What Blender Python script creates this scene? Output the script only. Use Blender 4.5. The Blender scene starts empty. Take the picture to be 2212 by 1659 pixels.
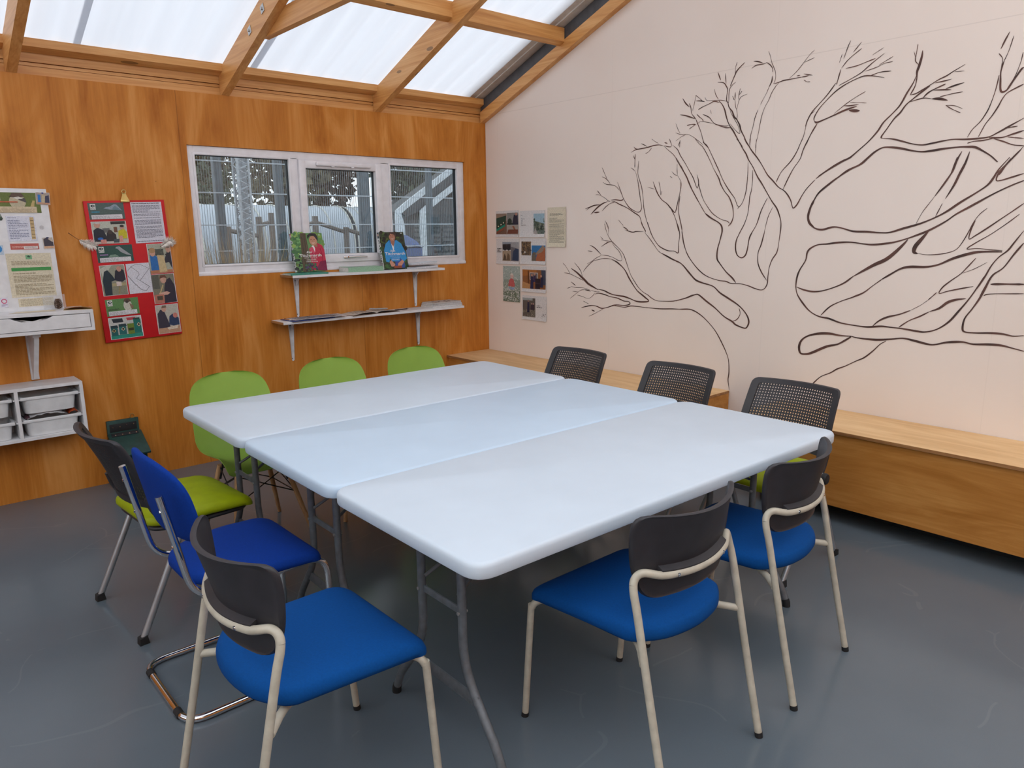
EXPOSURE = 0.83
SKY = 1.5; ROOF_A = (188, 194, 202)
MURAL = """
t57 1580,2050 1612,2063 1645,2067 1721,2072 1778,2080 1825,2079 1862,2067
s32 1862,2067 1893,2042 1935,2011 1977,1966 1998,1937
s79 1998,1937 2019,1904 2045,1867 2066,1827 2090,1784 2118,1742 2150,1697
s50 1604,2086 1618,2073 1645,2067
t41 1666,2102 1693,2091 1720,2077
s33 1706,2033 1732,2043 1758,2066
s40 1901,2111 1912,2090 1920,2071 1915,2060 1893,2062 1862,2071
s47 1928,2069 1969,2038 1995,1996 2037,1942 2068,1897 2099,1852 2120,1808 2134,1786 2142,1811 2138,1842 2127,1870
s24 1756,2124 1783,2106 1815,2089
t56 1862,2090 1887,2084
s31 1989,2095 1982,2076 1973,2061
s31 1985,2087 1986,2050
s50 1618,2038 1616,2001 1616,1947
s42 1600,2029 1615,2003
s34 1581,1949 1605,1935 1622,1921
s46 1650,1990 1645,1941 1645,1903 1659,1865 1680,1814 1690,1767 1697,1725 1704,1674 1719,1619 1743,1560 1766,1515
s51 1625,1917 1643,1866 1656,1811 1668,1751 1681,1696 1683,1671 1669,1650 1647,1648 1618,1658 1578,1678 1549,1707 1520,1744 1499,1784 1484,1815 1462,1859
s35 1315,1969 1340,1926 1362,1890
s44 1317,1904 1359,1886 1395,1851
s39 1324,1866 1360,1849 1413,1842 1448,1831 1484,1802
s53 1271,1810 1307,1777
s31 1255,1779 1276,1780 1307,1773 1349,1753 1380,1732 1398,1730
t89 1210,1641 1241,1665 1284,1695 1326,1716 1374,1729
t72 1153,1683 1203,1695 1247,1706 1302,1708
s36 1162,1672 1203,1693
t81 1241,1653 1297,1657
s40 1321,1663 1357,1693 1398,1714 1439,1721
t69 1403,1738 1450,1738 1491,1732 1514,1736 1519,1749
s60 1410,1730 1445,1723 1486,1705 1533,1688 1579,1667 1619,1645 1658,1625 1675,1607 1688,1569 1711,1535 1722,1515
s36 1351,1596 1371,1564 1384,1533 1387,1517
s36 1346,1574 1357,1538 1366,1518
s31 1478,1598 1501,1576 1524,1558
t61 1519,1549 1548,1537 1571,1521
s66 1777,1846 1799,1800 1821,1762 1854,1724 1896,1698 1928,1668 1960,1639 1970,1640
s29 1732,1812 1796,1794
s37 1826,1843 1838,1802 1845,1753
s25 1854,1781 1846,1755
s56 2004,1838 2006,1802 1998,1754 1987,1711 1977,1667 1968,1636
s49 1934,1660 1961,1618 1983,1569 2000,1514
s57 2001,1742 1995,1698 1994,1646 2004,1601 2022,1544 2028,1514
s28 1929,1902 1955,1880 1976,1873 1994,1850 2004,1838
s32 1971,1947 1972,1907 1975,1877
s32 1915,1873 1936,1860
s44 1346,1570 1363,1526 1385,1485 1415,1450 1452,1423 1494,1392 1529,1357 1554,1309 1578,1257 1603,1209 1638,1166 1673,1128 1713,1099 1758,1080 1792,1060 1836,1045 1895,1045 1968,1050 2024,1063 2079,1081 2119,1098 2153,1105 2178,1104
s27 1363,1583 1383,1548 1386,1494
s36 1309,1481 1337,1458
s31 1315,1458 1355,1452 1409,1447
s54 1319,1409 1356,1429 1386,1441 1415,1446
s36 1416,1443 1446,1410 1482,1383 1506,1353 1516,1322 1507,1310 1478,1314 1442,1329 1406,1340 1363,1346 1323,1349
t64 1201,1420 1245,1403 1283,1378 1320,1349
s32 1320,1347 1271,1326 1227,1302 1177,1279
s42 1139,1221 1171,1254 1228,1297 1271,1310 1345,1323 1418,1320
s90 1418,1320 1454,1307 1484,1292 1526,1264 1556,1234 1586,1190 1621,1148 1662,1105 1708,1077 1742,1057 1766,1042 1754,1033 1693,1028 1648,1031 1601,1044 1549,1056 1507,1059 1442,1064 1393,1075 1350,1089 1287,1097
t151 1010,1242 1067,1215 1113,1186 1159,1155 1192,1132 1243,1111 1294,1091
s47 1046,1286 1093,1247 1119,1214 1129,1186
s34 922,1280 952,1257 986,1219 1000,1201
s38 936,1206 993,1200 1067,1179 1140,1154
t46 1182,1377 1233,1372
t58 1011,1139 1041,1123 1061,1112
s39 970,1087 1008,1097
s29 1007,1105 1061,1098 1140,1099 1211,1086
t66 1153,1086 1186,1083 1218,1077
s28 1218,1084 1281,1076 1306,1080
s34 1088,1065 1028,1067
s29 1001,1010 1088,1065 1121,1082 1160,1086
s28 1075,1041 1128,1034 1193,1021 1238,1045 1259,1068
s69 1260,1058 1300,1067 1363,1059 1412,1048 1472,1043 1508,1034 1544,1024 1585,1023 1599,1012 1585,1000 1539,992 1485,992 1443,986 1401,972 1352,959 1321,957 1289,966 1251,972 1213,969 1161,957 1122,948
s33 1141,999 1200,980
t76 1226,938 1262,929
s28 1201,886 1265,915 1346,954
s57 1443,986 1503,981 1556,981 1609,993 1677,993 1761,991 1870,991 1975,998 2053,1000 2113,1004 2153,994 2184,982
s43 1687,1579 1705,1540 1722,1523 1721,1508
t60 1537,1529 1577,1518 1611,1511 1645,1516 1706,1515
s42 1717,1508 1756,1472 1796,1430 1834,1388 1856,1373
s83 1856,1373 1910,1351 1962,1329 2014,1312 2050,1288 2092,1248 2133,1212 2174,1192
s58 1739,1578 1766,1514 1794,1468 1833,1426 1866,1405 1919,1387 1970,1385 1996,1373 2005,1386 2003,1431 2009,1488 2000,1533 1983,1574
s41 2011,1574 2028,1513 2044,1444 2072,1370 2113,1318 2171,1261
s27 1951,2143 1991,2130 2045,2124 2084,2107 2118,2084 2148,2063 2167,2048
s27 1949,2202 1970,2160 1986,2138
s23 1953,2092 1997,2115 2030,2124
s35 1988,2093 1985,2050
s24 1983,2081 1972,2059
t69 1996,2350 2022,2316 2052,2290
s46 2049,2313 2062,2285 2070,2249 2083,2233 2103,2212
t69 1981,2252 2025,2241 2064,2227 2098,2214
s46 2103,2212 2119,2180 2144,2131 2161,2084 2171,2061 2205,2027
s27 2096,2355 2089,2311 2075,2264
s30 2096,2355 2125,2333 2145,2317
t53 2098,2321 2136,2316 2166,2307
s30 2165,2333 2182,2313 2237,2307 2282,2302 2317,2292 2331,2286
s37 2231,2374 2241,2343 2254,2322 2263,2311
s45 2119,2266 2151,2279 2201,2292 2232,2301 2273,2290
s50 2037,2179 2071,2183 2104,2179
s35 2054,2156 2100,2178
s26 2114,2180 2141,2193 2188,2183 2235,2171
s45 2109,2240 2131,2220 2153,2204 2158,2190
s45 2153,2234 2177,2224 2205,2208 2229,2181 2248,2166 2289,2152 2325,2146 2345,2147
s45 2262,2160 2317,2138 2361,2133
s26 2210,2255 2216,2229
s74 2268,2300 2292,2275 2311,2243 2322,2209 2337,2171 2356,2139 2375,2116 2399,2080 2422,2045 2441,2018 2446,2006
s55 2254,2409 2294,2401 2313,2381 2326,2357 2322,2329 2322,2296 2331,2281
t58 2251,2469 2265,2438 2274,2419
t44 2304,2454 2309,2421 2313,2391
s64 2434,2494 2406,2474 2382,2453 2370,2430 2355,2400 2343,2373
s32 2383,2505 2374,2475 2374,2440
s36 2379,2393 2356,2378 2340,2359 2336,2331 2337,2291 2332,2270
s80 2331,2284 2341,2254 2365,2226 2379,2195 2398,2177 2407,2163 2421,2140 2431,2110 2455,2071 2470,2041 2501,2001
s29 2341,2258 2356,2220 2385,2176 2408,2141 2424,2100 2420,2093 2402,2106 2374,2134 2355,2156
s36 2362,2315 2376,2289
t51 2379,2336 2380,2292
s29 2380,2292 2385,2256 2395,2230 2401,2200 2398,2177
s29 2396,2236 2405,2275 2420,2302 2462,2314
s36 2413,2352 2406,2321 2405,2289
s36 2425,2335 2409,2317
s31 2587,2530 2601,2497 2611,2465 2628,2431 2638,2406 2640,2375 2630,2346
s51 2630,2346 2661,2350 2692,2356 2723,2356 2760,2357 2798,2358
t50 2798,2358 2824,2358 2842,2360
t43 2811,2373 2838,2365 2864,2358
t40 2769,2368 2791,2369
s27 2814,2341 2833,2328 2852,2326
s27 2724,2361 2751,2379 2780,2404 2807,2433 2841,2470 2866,2488
s27 2811,2434 2869,2449
t56 2492,2491 2521,2485 2554,2472
t45 2482,2453 2506,2465 2539,2466 2575,2466
s45 2574,2472 2599,2456 2617,2433 2620,2412
t66 2619,2392 2617,2362 2600,2330
s25 2600,2330 2589,2304 2567,2268 2553,2242
s40 2538,2216 2520,2168 2511,2123 2499,2078 2497,2046 2496,2013
s32 2665,2348 2643,2330 2621,2299 2604,2260 2582,2225 2565,2178 2556,2129 2547,2070 2537,2028 2535,1999
s34 2890,2167 2865,2147 2849,2111 2841,2072 2832,2032 2806,1975
s44 2896,2080 2876,2045 2860,2009 2842,1972
s38 2104,2092 2134,2060 2163,2037 2198,1988 2233,1929 2248,1901
s65 2248,1901 2273,1865 2293,1834 2308,1799 2338,1755 2371,1720 2396,1670 2404,1635 2406,1597 2393,1563 2374,1544
s49 2164,2063 2195,2042 2230,1986 2265,1926 2290,1883 2315,1836 2344,1793 2378,1750 2411,1711 2431,1669 2444,1662
s45 2434,1650 2461,1677 2478,1716 2488,1764 2492,1837 2491,1925
s45 2524,1872 2526,1817 2524,1762 2514,1718 2511,1659 2504,1607 2485,1554 2458,1505 2434,1455
s66 2404,2064 2436,2028 2451,2001 2474,1970 2493,1934 2525,1890 2558,1833 2589,1792 2625,1739 2661,1687 2697,1642 2720,1591 2728,1562 2729,1519 2723,1456
s64 2456,2059 2488,2016 2515,1981 2556,1935 2587,1893 2623,1840 2658,1806 2700,1764 2733,1745 2759,1719 2781,1686 2794,1649 2803,1643 2823,1664 2845,1705 2872,1746 2918,1793
s33 2494,2055 2496,2014
s29 2538,2051 2536,1965
s49 2827,2024 2800,1958 2765,1905 2718,1859 2696,1825 2683,1794
s49 2863,2021 2837,1962 2822,1915 2784,1862 2753,1804 2729,1752
s52 2632,1706 2613,1670 2592,1623 2578,1576 2563,1539 2532,1490 2521,1455
s33 2670,1652 2645,1600 2630,1538 2617,1456
s55 1958,1983 1995,1933 2047,1859 2089,1786 2120,1741 2156,1689 2202,1625
s94 2202,1625 2245,1597 2302,1568 2326,1545 2332,1514 2325,1479 2320,1455
s39 2142,1826 2149,1795 2162,1759 2183,1712 2213,1672 2248,1632 2287,1604 2329,1584 2365,1575 2384,1560
s112 2925,1688 2899,1630 2892,1595 2905,1556 2937,1528
s56 2025,1514 2045,1429 2088,1351 2146,1287 2202,1244 2257,1220 2325,1205 2377,1201 2414,1190 2478,1191 2535,1181 2577,1168 2618,1160 2645,1168 2663,1200 2665,1248 2670,1296 2686,1345 2713,1387 2722,1440 2729,1510
s88 2331,1512 2319,1456 2304,1399 2304,1343 2327,1311 2373,1262 2419,1226 2447,1196
s73 2463,1511 2438,1462 2433,1413 2446,1370 2476,1351 2503,1365 2516,1402 2525,1463 2546,1511
s60 2626,1510 2608,1433 2591,1385 2593,1324 2618,1271 2658,1219
s91 1985,1319 2034,1301 2084,1259 2142,1205 2197,1185 2282,1166 2336,1127 2404,1093 2479,1053 2531,1006 2552,964 2546,932 2526,916 2464,931 2434,951 2374,978 2304,1028 2234,1069 2178,1104 2147,1104 2084,1080 1996,1054
s44 2480,1037 2489,1003 2469,967 2434,951
s59 1998,998 2111,1005 2192,977 2264,927 2320,873 2368,805 2401,750 2422,700 2430,622 2426,568 2439,504
s71 2939,1814 3018,1862 3066,1885 3108,1900 3153,1935 3202,1976 3244,2022 3271,2064 3312,2103 3348,2142 3376,2196 3401,2239 3416,2279
t104 3418,2251 3415,2289 3422,2316 3431,2360 3432,2388
s48 3417,2265 3412,2224 3392,2184
s38 3407,2422 3405,2392 3402,2347 3419,2323
s24 3391,2390 3401,2361
s47 3392,2184 3420,2187 3451,2202 3490,2222 3520,2238 3555,2251 3584,2267 3633,2291
s23 3588,2264 3632,2261
t47 3504,2225 3544,2228 3579,2232
s68 3270,1985 3267,1995 3289,2027 3324,2077 3351,2103 3377,2139 3408,2163 3447,2191 3482,2214
s43 3395,2151 3423,2156 3459,2160 3497,2152
t103 3497,2152 3534,2147 3571,2135
s61 3455,2162 3476,2182 3502,2195 3554,2213
t56 3498,2192 3552,2187 3583,2182
t65 3556,2190 3591,2199 3637,2208
s37 3533,2156 3585,2163 3635,2166
s37 3564,2113 3592,2093 3634,2069
s28 3564,2113 3604,2106 3641,2088
s66 3270,1985 3323,1977 3374,1961 3423,1944 3472,1934 3518,1938 3571,1945 3616,1948 3669,1943 3729,1942 3770,1945 3805,1961 3840,1980 3873,1998 3904,2015
s45 3840,1978 3883,1982
s63 3770,1940 3824,1937 3863,1947 3910,1960
s40 3848,1937 3914,1924
s50 3792,1934 3830,1919 3872,1900 3918,1891
s88 3059,1807 3103,1836 3160,1858 3199,1886 3238,1918 3277,1937 3317,1936 3367,1927 3427,1910 3475,1901 3521,1902 3575,1907 3637,1909 3681,1907 3716,1902 3752,1881 3788,1855 3818,1826
s46 3679,1924 3704,1930 3746,1931 3787,1936
s41 3676,1951 3694,1986 3725,2019 3749,2061 3762,2099 3773,2146 3779,2185 3782,2219
s49 3724,1949 3747,2003 3772,2040 3793,2078 3809,2115 3827,2137 3864,2155 3887,2165
s71 3796,2278 3788,2236 3790,2201 3797,2147 3821,2148 3845,2188 3868,2228 3879,2239
s35 3788,2214 3789,2261 3788,2292 3771,2316
s31 3796,2278 3811,2322 3824,2383
t61 3777,2334 3790,2368 3806,2404
s31 3821,2153 3847,2201 3864,2262 3869,2304
s53 2841,2089 2851,2120 2876,2164 2919,2206 2960,2247 3000,2297
s51 2895,2105 2890,2131 2915,2175 2957,2217 2999,2252 3040,2276 3087,2295 3133,2308 3163,2310 3205,2302 3256,2287
s45 3018,2282 3070,2302 3131,2328 3170,2356 3203,2379 3246,2406
s40 3049,2364 3107,2368 3153,2378 3202,2389
s29 3156,2334 3211,2344 3250,2357 3292,2359
s39 3184,2307 3234,2317 3288,2314
s51 3022,2364 3012,2321 3004,2289
s40 3025,2369 3061,2408 3126,2451
s40 3083,2439 3123,2483
s40 3034,2417 3051,2469 3064,2500
s30 3011,2399 3024,2441
s24 3186,2409 3241,2435
s29 3225,2354 3292,2384
s78 2895,2110 2909,2104 2954,2116 3003,2131 3061,2150 3124,2163
t132 3083,2147 3115,2141 3142,2138
t51 3054,2174 3086,2170 3134,2171
s31 3002,2139 3059,2178 3110,2207 3165,2232
s25 3085,2188 3175,2173
s64 2910,2098 2879,2048 2849,1987
t95 3659,1888 3639,1843 3628,1802 3617,1774
t80 3694,1885 3680,1831 3660,1772
s36 3918,1891 3879,1839 3839,1797 3812,1763
s63 3910,1879 3861,1818 3830,1766
s81 2924,1800 2989,1842 3058,1877 3118,1901
s89 3213,1894 3176,1863 3120,1839 3053,1801 3007,1769 2948,1722 2920,1676 2902,1629 2895,1588 2907,1552 2938,1527 2983,1518 3044,1532 3093,1526 3159,1508 3235,1505 3298,1500 3353,1501 3416,1520 3498,1544 3571,1575 3623,1605 3677,1645 3739,1686 3786,1721 3809,1755 3827,1793 3866,1844
s59 3871,1839 3841,1792 3826,1769 3822,1742 3842,1741 3885,1753 3931,1767
s85 3935,1735 3889,1716 3830,1687 3770,1652 3717,1620 3663,1588 3618,1553 3547,1511 3483,1484 3432,1465 3369,1448 3281,1437 3223,1440 3152,1449 3081,1447 3020,1439 2964,1434 2921,1413 2903,1388 2897,1345 2865,1289 2851,1245 2848,1189 2862,1139
s73 3641,1861 3628,1801 3599,1746 3556,1678
s27 3556,1678 3530,1639 3503,1597 3480,1544
t93 3688,1857 3662,1789 3640,1729 3607,1665
s42 3595,1642 3569,1577
t175 3545,1508 3515,1468 3488,1430 3483,1402 3502,1392
s37 3491,1397 3539,1388 3594,1390 3643,1399 3681,1416 3706,1453 3729,1505 3744,1546 3768,1586 3797,1613
s56 3946,1631 3906,1598 3857,1559 3811,1522 3760,1484 3733,1468 3738,1515 3752,1556
s41 3934,1582 3886,1539 3824,1489 3763,1448 3729,1419 3775,1422 3831,1416 3882,1413
s79 2852,1189 2906,1173 2965,1168 3034,1182 3123,1220 3180,1264
t159 3180,1264 3235,1298 3290,1331 3344,1358 3385,1393 3424,1435 3448,1465
s52 3189,1154 3245,1179 3288,1216 3341,1259
s108 3336,1255 3378,1283 3424,1312 3471,1324 3550,1326 3609,1340 3675,1373 3759,1401 3814,1407 3882,1407
s53 3773,1375 3742,1333 3712,1295 3667,1256 3636,1224 3624,1194 3662,1207 3720,1223 3776,1237
s26 3721,1300 3772,1323 3824,1356
s62 3960,1506 3926,1449 3904,1413 3871,1382 3844,1341 3822,1288 3799,1240 3769,1188
s72 3966,1449 3932,1396 3895,1332 3854,1295 3831,1242 3809,1190
s87 3849,1251 3894,1254 3988,1257
s41 3825,1194 3854,1204 3992,1213
s81 2845,1192 2862,1143 2905,1089 2947,1051 3001,1027 3059,1020 3128,1001 3214,993 3279,991 3353,1001 3403,1000 3464,998 3529,992 3576,991 3631,1010 3683,1053 3721,1108 3759,1167 3791,1227 3818,1286
s79 3853,1295 3832,1240 3810,1181 3782,1126 3754,1076 3749,1027 3761,1009 3809,1008 3874,1014 3929,1014 3970,1008 4014,1015
s60 3010,1034 3060,1087 3119,1121 3189,1150 3246,1176
s81 3307,998 3339,1030 3382,1054 3441,1073 3493,1097
s22 3493,1097 3538,1126 3574,1156
s44 3574,1156 3613,1199
s62 3444,1004 3492,1043 3543,1070 3587,1098
t109 3587,1098 3631,1118 3668,1151 3706,1167 3749,1175
s118 3195,931 3134,929 3072,934 3008,928 2945,909 2907,880 2893,840 2903,803 2933,799 2972,811 3059,858 3120,877 3161,903 3195,928
s95 3195,931 3225,926 3279,924 3342,926 3409,936 3469,947 3523,941 3587,930 3624,929 3678,946 3722,954 3761,957 3805,951 3871,957 3926,958 3972,950 4023,940
s61 3385,923 3356,903 3319,860 3276,819 3236,796 3173,757 3131,736 3095,709 3040,679 3004,642 2977,606
"""
import bpy, bmesh, math, random
from mathutils import Vector, Matrix
from math import sin, cos, pi, radians, sqrt
random.seed(7)
SC = bpy.context.scene
COL = SC.collection
# ------------------------------------------------------------------ helpers
def lin(c):
    r = []
    for x in c[:3]:
        x = x/255.0
        r.append(x/12.92 if x <= .04045 else ((x+.055)/1.055)**2.4)
    return (r[0], r[1], r[2], 1.0)

class MB:
    """collects geometry, builds ONE mesh object"""
    def __init__(s):
        s.v = []; s.f = []; s.m = []; s.c = []
    def add(s, vf, m=0, c=None, M=None):
        vs, fs = vf
        o = len(s.v)
        for p in vs:
            p = Vector(p)
            s.v.append(M @ p if M is not None else p)
        for f in fs:
            s.f.append([i+o for i in f]); s.m.append(m); s.c.append(c)
        return s

def obj(name, mb, mats, parent=None, smooth=40, M=None):
    me = bpy.data.meshes.new(name)
    vs = [tuple(M @ v) if M is not None else tuple(v) for v in mb.v]
    me.from_pydata(vs, [], mb.f)
    if not isinstance(mats, (list, tuple)): mats = [mats]
    for m in mats: me.materials.append(m)
    me.polygons.foreach_set('material_index', mb.m)
    if any(c is not None for c in mb.c):
        at = me.color_attributes.new('Col', 'FLOAT_COLOR', 'CORNER')
        k = 0
        buf = []
        for f, c in zip(mb.f, mb.c):
            cc = lin(c) if c is not None else (1, 1, 1, 1)
            for _ in f: buf.extend(cc)
        at.data.foreach_set('color', buf)
    me.validate()
    if smooth:
        me.polygons.foreach_set('use_smooth', [True]*len(me.polygons))
        me.set_sharp_from_angle(angle=radians(smooth))
    me.update()
    o = bpy.data.objects.new(name, me)
    COL.objects.link(o)
    if parent is not None: o.parent = parent
    return o

def tag(o, label, cat, group=None, kind=None):
    o['label'] = label; o['category'] = cat
    if group: o['group'] = group
    if kind: o['kind'] = kind
    return o
def empty(name, loc=(0, 0, 0), rz=0.0, label=None, cat=None, group=None):
    o = bpy.data.objects.new(name, None); COL.objects.link(o)
    o.location = loc; o.rotation_euler = (0, 0, rz); o.empty_display_size = .1
    if label: tag(o, label, cat, group)
    return o
def struct(o):
    o['kind'] = 'structure'; return o
def copy_tree(root, loc, rz, label, group=None):
    r = root.copy(); COL.objects.link(r); r.location = loc; r.rotation_euler = (0, 0, rz); r['label'] = label
    if group: r['group'] = group
    for ch in list(root.children):
        c = ch.copy(); COL.objects.link(c); c.parent = r
        for g in list(ch.children):
            d = g.copy(); COL.objects.link(d); d.parent = c
    return r

def box(x0, x1, y0, y1, z0, z1):
    x0, x1 = min(x0, x1), max(x0, x1); y0, y1 = min(y0, y1), max(y0, y1); z0, z1 = min(z0, z1), max(z0, z1)
    v = [(x0,y0,z0),(x1,y0,z0),(x1,y1,z0),(x0,y1,z0),(x0,y0,z1),(x1,y0,z1),(x1,y1,z1),(x0,y1,z1)]
    return v, [(0,3,2,1),(4,5,6,7),(0,1,5,4),(1,2,6,5),(2,3,7,6),(3,0,4,7)]
def rbox(x0, x1, y0, y1, z0, z1, r=.004, seg=2):
    bm = bmesh.new()
    bmesh.ops.create_cube(bm, size=1)
    for v in bm.verts:
        v.co = Vector(((x0+x1)/2+v.co.x*abs(x1-x0), (y0+y1)/2+v.co.y*abs(y1-y0), (z0+z1)/2+v.co.z*abs(z1-z0)))
    bmesh.ops.bevel(bm, geom=bm.edges[:], offset=r, segments=seg, profile=.5, affect='EDGES')
    bm.verts.index_update()
    vs = [v.co.copy() for v in bm.verts]; fs = [[v.index for v in f.verts] for f in bm.faces]
    bm.free(); return vs, fs
def tube(path, r, n=10, closed=False, caps=True):
    P = [Vector(p) for p in path]; N = len(P); vs = []; fs = []
    T = []
    for i in range(N):
        a = P[(i-1) % N] if (closed or i > 0) else P[i]
        b = P[(i+1) % N] if (closed or i < N-1) else P[i]
        t = (b-a); t = t.normalized() if t.length > 1e-9 else Vector((0, 0, 1)); T.append(t)
    up = Vector((0, 0, 1)) if abs(T[0].z) < .9 else Vector((1, 0, 0))
    nrm = (up - T[0]*up.dot(T[0])).normalized()
    for i in range(N):
        nrm = (nrm - T[i]*nrm.dot(T[i]))
        nrm = nrm.normalized() if nrm.length > 1e-6 else T[i].orthogonal().normalized()
        bi = T[i].cross(nrm)
        rr = r[i] if isinstance(r, (list, tuple)) else r
        for k in range(n):
            a = 2*pi*k/n
            vs.append(P[i] + nrm*(rr*cos(a)) + bi*(rr*sin(a)))
    for i in range(N if closed else N-1):
        j = (i+1) % N
        for k in range(n):
            l = (k+1) % n
            fs.append((i*n+k, i*n+l, j*n+l, j*n+k))
    if caps and not closed:
        fs.append(tuple(range(n-1, -1, -1))); fs.append(tuple(range((N-1)*n, N*n)))
    return vs, fs
def fillet(pts, r, n=6):
    P = [Vector(p) for p in pts]; out = [P[0]]
    for i in range(1, len(P)-1):
        a, b, c = P[i-1], P[i], P[i+1]
        rr = r[i-1] if isinstance(r, (list, tuple)) else r
        d1 = (a-b); d2 = (c-b)
        d = min(rr, d1.length*.49, d2.length*.49)
        p, q = b+d1.normalized()*d, b+d2.normalized()*d
        for k in range(n+1):
            t = k/n
            out.append(p*(1-t)**2 + b*2*t*(1-t) + q*t*t)
    out.append(P[-1]); return out
def catmull(pts, n=6):
    P = [Vector(p) for p in pts]
    if len(P) < 3: return P
    out = []
    for i in range(len(P)-1):
        p0 = P[i-1] if i else P[0]*2-P[1]; p1, p2 = P[i], P[i+1]
        p3 = P[i+2] if i+2 < len(P) else P[-1]*2-P[-2]
        for k in range(n):
            t = k/n
            out.append(.5*((2*p1)+(p2-p0)*t+(2*p0-5*p1+4*p2-p3)*t*t+(3*p1-p0-3*p2+p3)*t**3))
    out.append(P[-1]); return out
def lathe(prof, n=20, ctr=(0, 0, 0)):
    vs = []; fs = []; c = Vector(ctr)
    for r, z in prof:
        for k in range(n):
            a = 2*pi*k/n; vs.append(c+Vector((r*cos(a), r*sin(a), z)))
    for i in range(len(prof)-1):
        for k in range(n):
            l = (k+1) % n; fs.append((i*n+k, i*n+l, (i+1)*n+l, (i+1)*n+k))
    fs.append(tuple(range(n-1, -1, -1))); fs.append(tuple(range((len(prof)-1)*n, len(prof)*n)))
    return vs, fs
def cyl(a, b, r, n=16):
    return tube([a, b], r, n)
def rpoly(pts, rad, n=6):
    """closed 2D polygon with rounded corners -> list of (x, y)"""
    out = []; N = len(pts)
    for i in range(N):
        a, b, c = Vector(pts[i-1]), Vector(pts[i]), Vector(pts[(i+1) % N])
        r = rad[i] if isinstance(rad, (list, tuple)) else rad
        d1, d2 = a-b, c-b
        d = min(r, d1.length*.49, d2.length*.49)
        p, q = b+d1.normalized()*d, b+d2.normalized()*d
        for k in range(n+1):
            t = k/n; o = p*(1-t)**2 + b*2*t*(1-t) + q*t*t
            out.append((o.x, o.y))
    return out
def loft(rings, cap=True):
    n = len(rings[0]); vs = [p for r in rings for p in r]; fs = []
    for i in range(len(rings)-1):
        for k in range(n):
            l = (k+1) % n; fs.append((i*n+k, i*n+l, (i+1)*n+l, (i+1)*n+k))
    if cap:
        for base, rev in ((0, True), ((len(rings)-1)*n, False)):
            c = sum((Vector(vs[base+k]) for k in range(n)), Vector())/n
            vs.append(c); ci = len(vs)-1
            for k in range(n):
                l = (k+1) % n
                fs.append((base+l, base+k, ci) if rev else (base+k, base+l, ci))
    return vs, fs
def prism(poly, f0, f1):
    """poly 2D; f0, f1 map (x,y) to 3D for both ends"""
    return loft([[f0(*p) for p in poly], [f1(*p) for p in poly]])
def T3(x, y, z): return Matrix.Translation((x, y, z))
def RX(d): return Matrix.Rotation(radians(d), 4, 'X')
def RY(d): return Matrix.Rotation(radians(d), 4, 'Y')
def RZ(d): return Matrix.Rotation(radians(d), 4, 'Z')

# ------------------------------------------------------------------ materials
def newmat(name):
    m = bpy.data.materials.new(name); m.use_nodes = True
    nt = m.node_tree; b = nt.nodes['Principled BSDF']
    return m, nt, b
def nd(nt, t, **kw):
    n = nt.nodes.new(t)
    for k, v in kw.items(): setattr(n, k, v)
    return n
def mth(nt, op, a, b=None, c=None):
    n = nd(nt, 'ShaderNodeMath', operation=op)
    for i, x in enumerate((a, b, c)):
        if x is None: continue
        if isinstance(x, (int, float)): n.inputs[i].default_value = x
        else: nt.links.new(x, n.inputs[i])
    return n.outputs[0]
def coords(nt, scale=(1, 1, 1), rot=(0, 0, 0)):
    tc = nd(nt, 'ShaderNodeTexCoord'); mp = nd(nt, 'ShaderNodeMapping')
    mp.inputs['Scale'].default_value = scale; mp.inputs['Rotation'].default_value = rot
    nt.links.new(tc.outputs['Object'], mp.inputs['Vector']); return mp.outputs['Vector'], tc.outputs['Object']
def noise(nt, vec, scale=1, detail=4, rough=.5, dist=0):
    n = nd(nt, 'ShaderNodeTexNoise'); n.inputs['Scale'].default_value = scale
    n.inputs['Detail'].default_value = detail; n.inputs['Roughness'].default_value = rough
    n.inputs['Distortion'].default_value = dist
    nt.links.new(vec, n.inputs['Vector']); return n.outputs['Fac']
def ramp(nt, fac, stops):
    r = nd(nt, 'ShaderNodeValToRGB'); e = r.color_ramp.elements
    while len(e) > 1: e.remove(e[-1])
    e[0].position = stops[0][0]; e[0].color = lin(stops[0][1])
    for p, c in stops[1:]:
        x = e.new(p); x.color = lin(c)
    nt.links.new(fac, r.inputs['Fac']); return r.outputs['Color']
def mixc(nt, fac, a, b, mode='MIX'):
    n = nd(nt, 'ShaderNodeMix', data_type='RGBA', blend_type=mode)
    for s, x in ((n.inputs[0], fac), (n.inputs[6], a), (n.inputs[7], b)):
        if isinstance(x, (int, float)): s.default_value = x
        elif isinstance(x, tuple): s.default_value = x
        else: nt.links.new(x, s)
    return n.outputs[2]
def bump(nt, b, h, strength=.2, dist=.002):
    n = nd(nt, 'ShaderNodeBump'); n.inputs['Strength'].default_value = strength; n.inputs['Distance'].default_value = dist
    nt.links.new(h, n.inputs['Height']); nt.links.new(n.outputs['Normal'], b.inputs['Normal'])
def plain(name, c, rough=.5, metal=0, var=.12, scale=18, spec=.5, bmp=0, bscale=300):
    """base colour with a little procedural mottling"""
    m, nt, b = newmat(name)
    v, _ = coords(nt)
    f = noise(nt, v, scale, 3)
    lo = tuple(max(0, x*(1-var)) for x in c); hi = tuple(min(255, x*(1+var*.6)) for x in c)
    nt.links.new(ramp(nt, f, [(.3, lo), (.7, hi)]), b.inputs['Base Color'])
    b.inputs['Roughness'].default_value = rough; b.inputs['Metallic'].default_value = metal
    b.inputs['Specular IOR Level'].default_value = spec
    if bmp: bump(nt, b, noise(nt, v, bscale, 2), bmp, .001)
    return m
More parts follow.
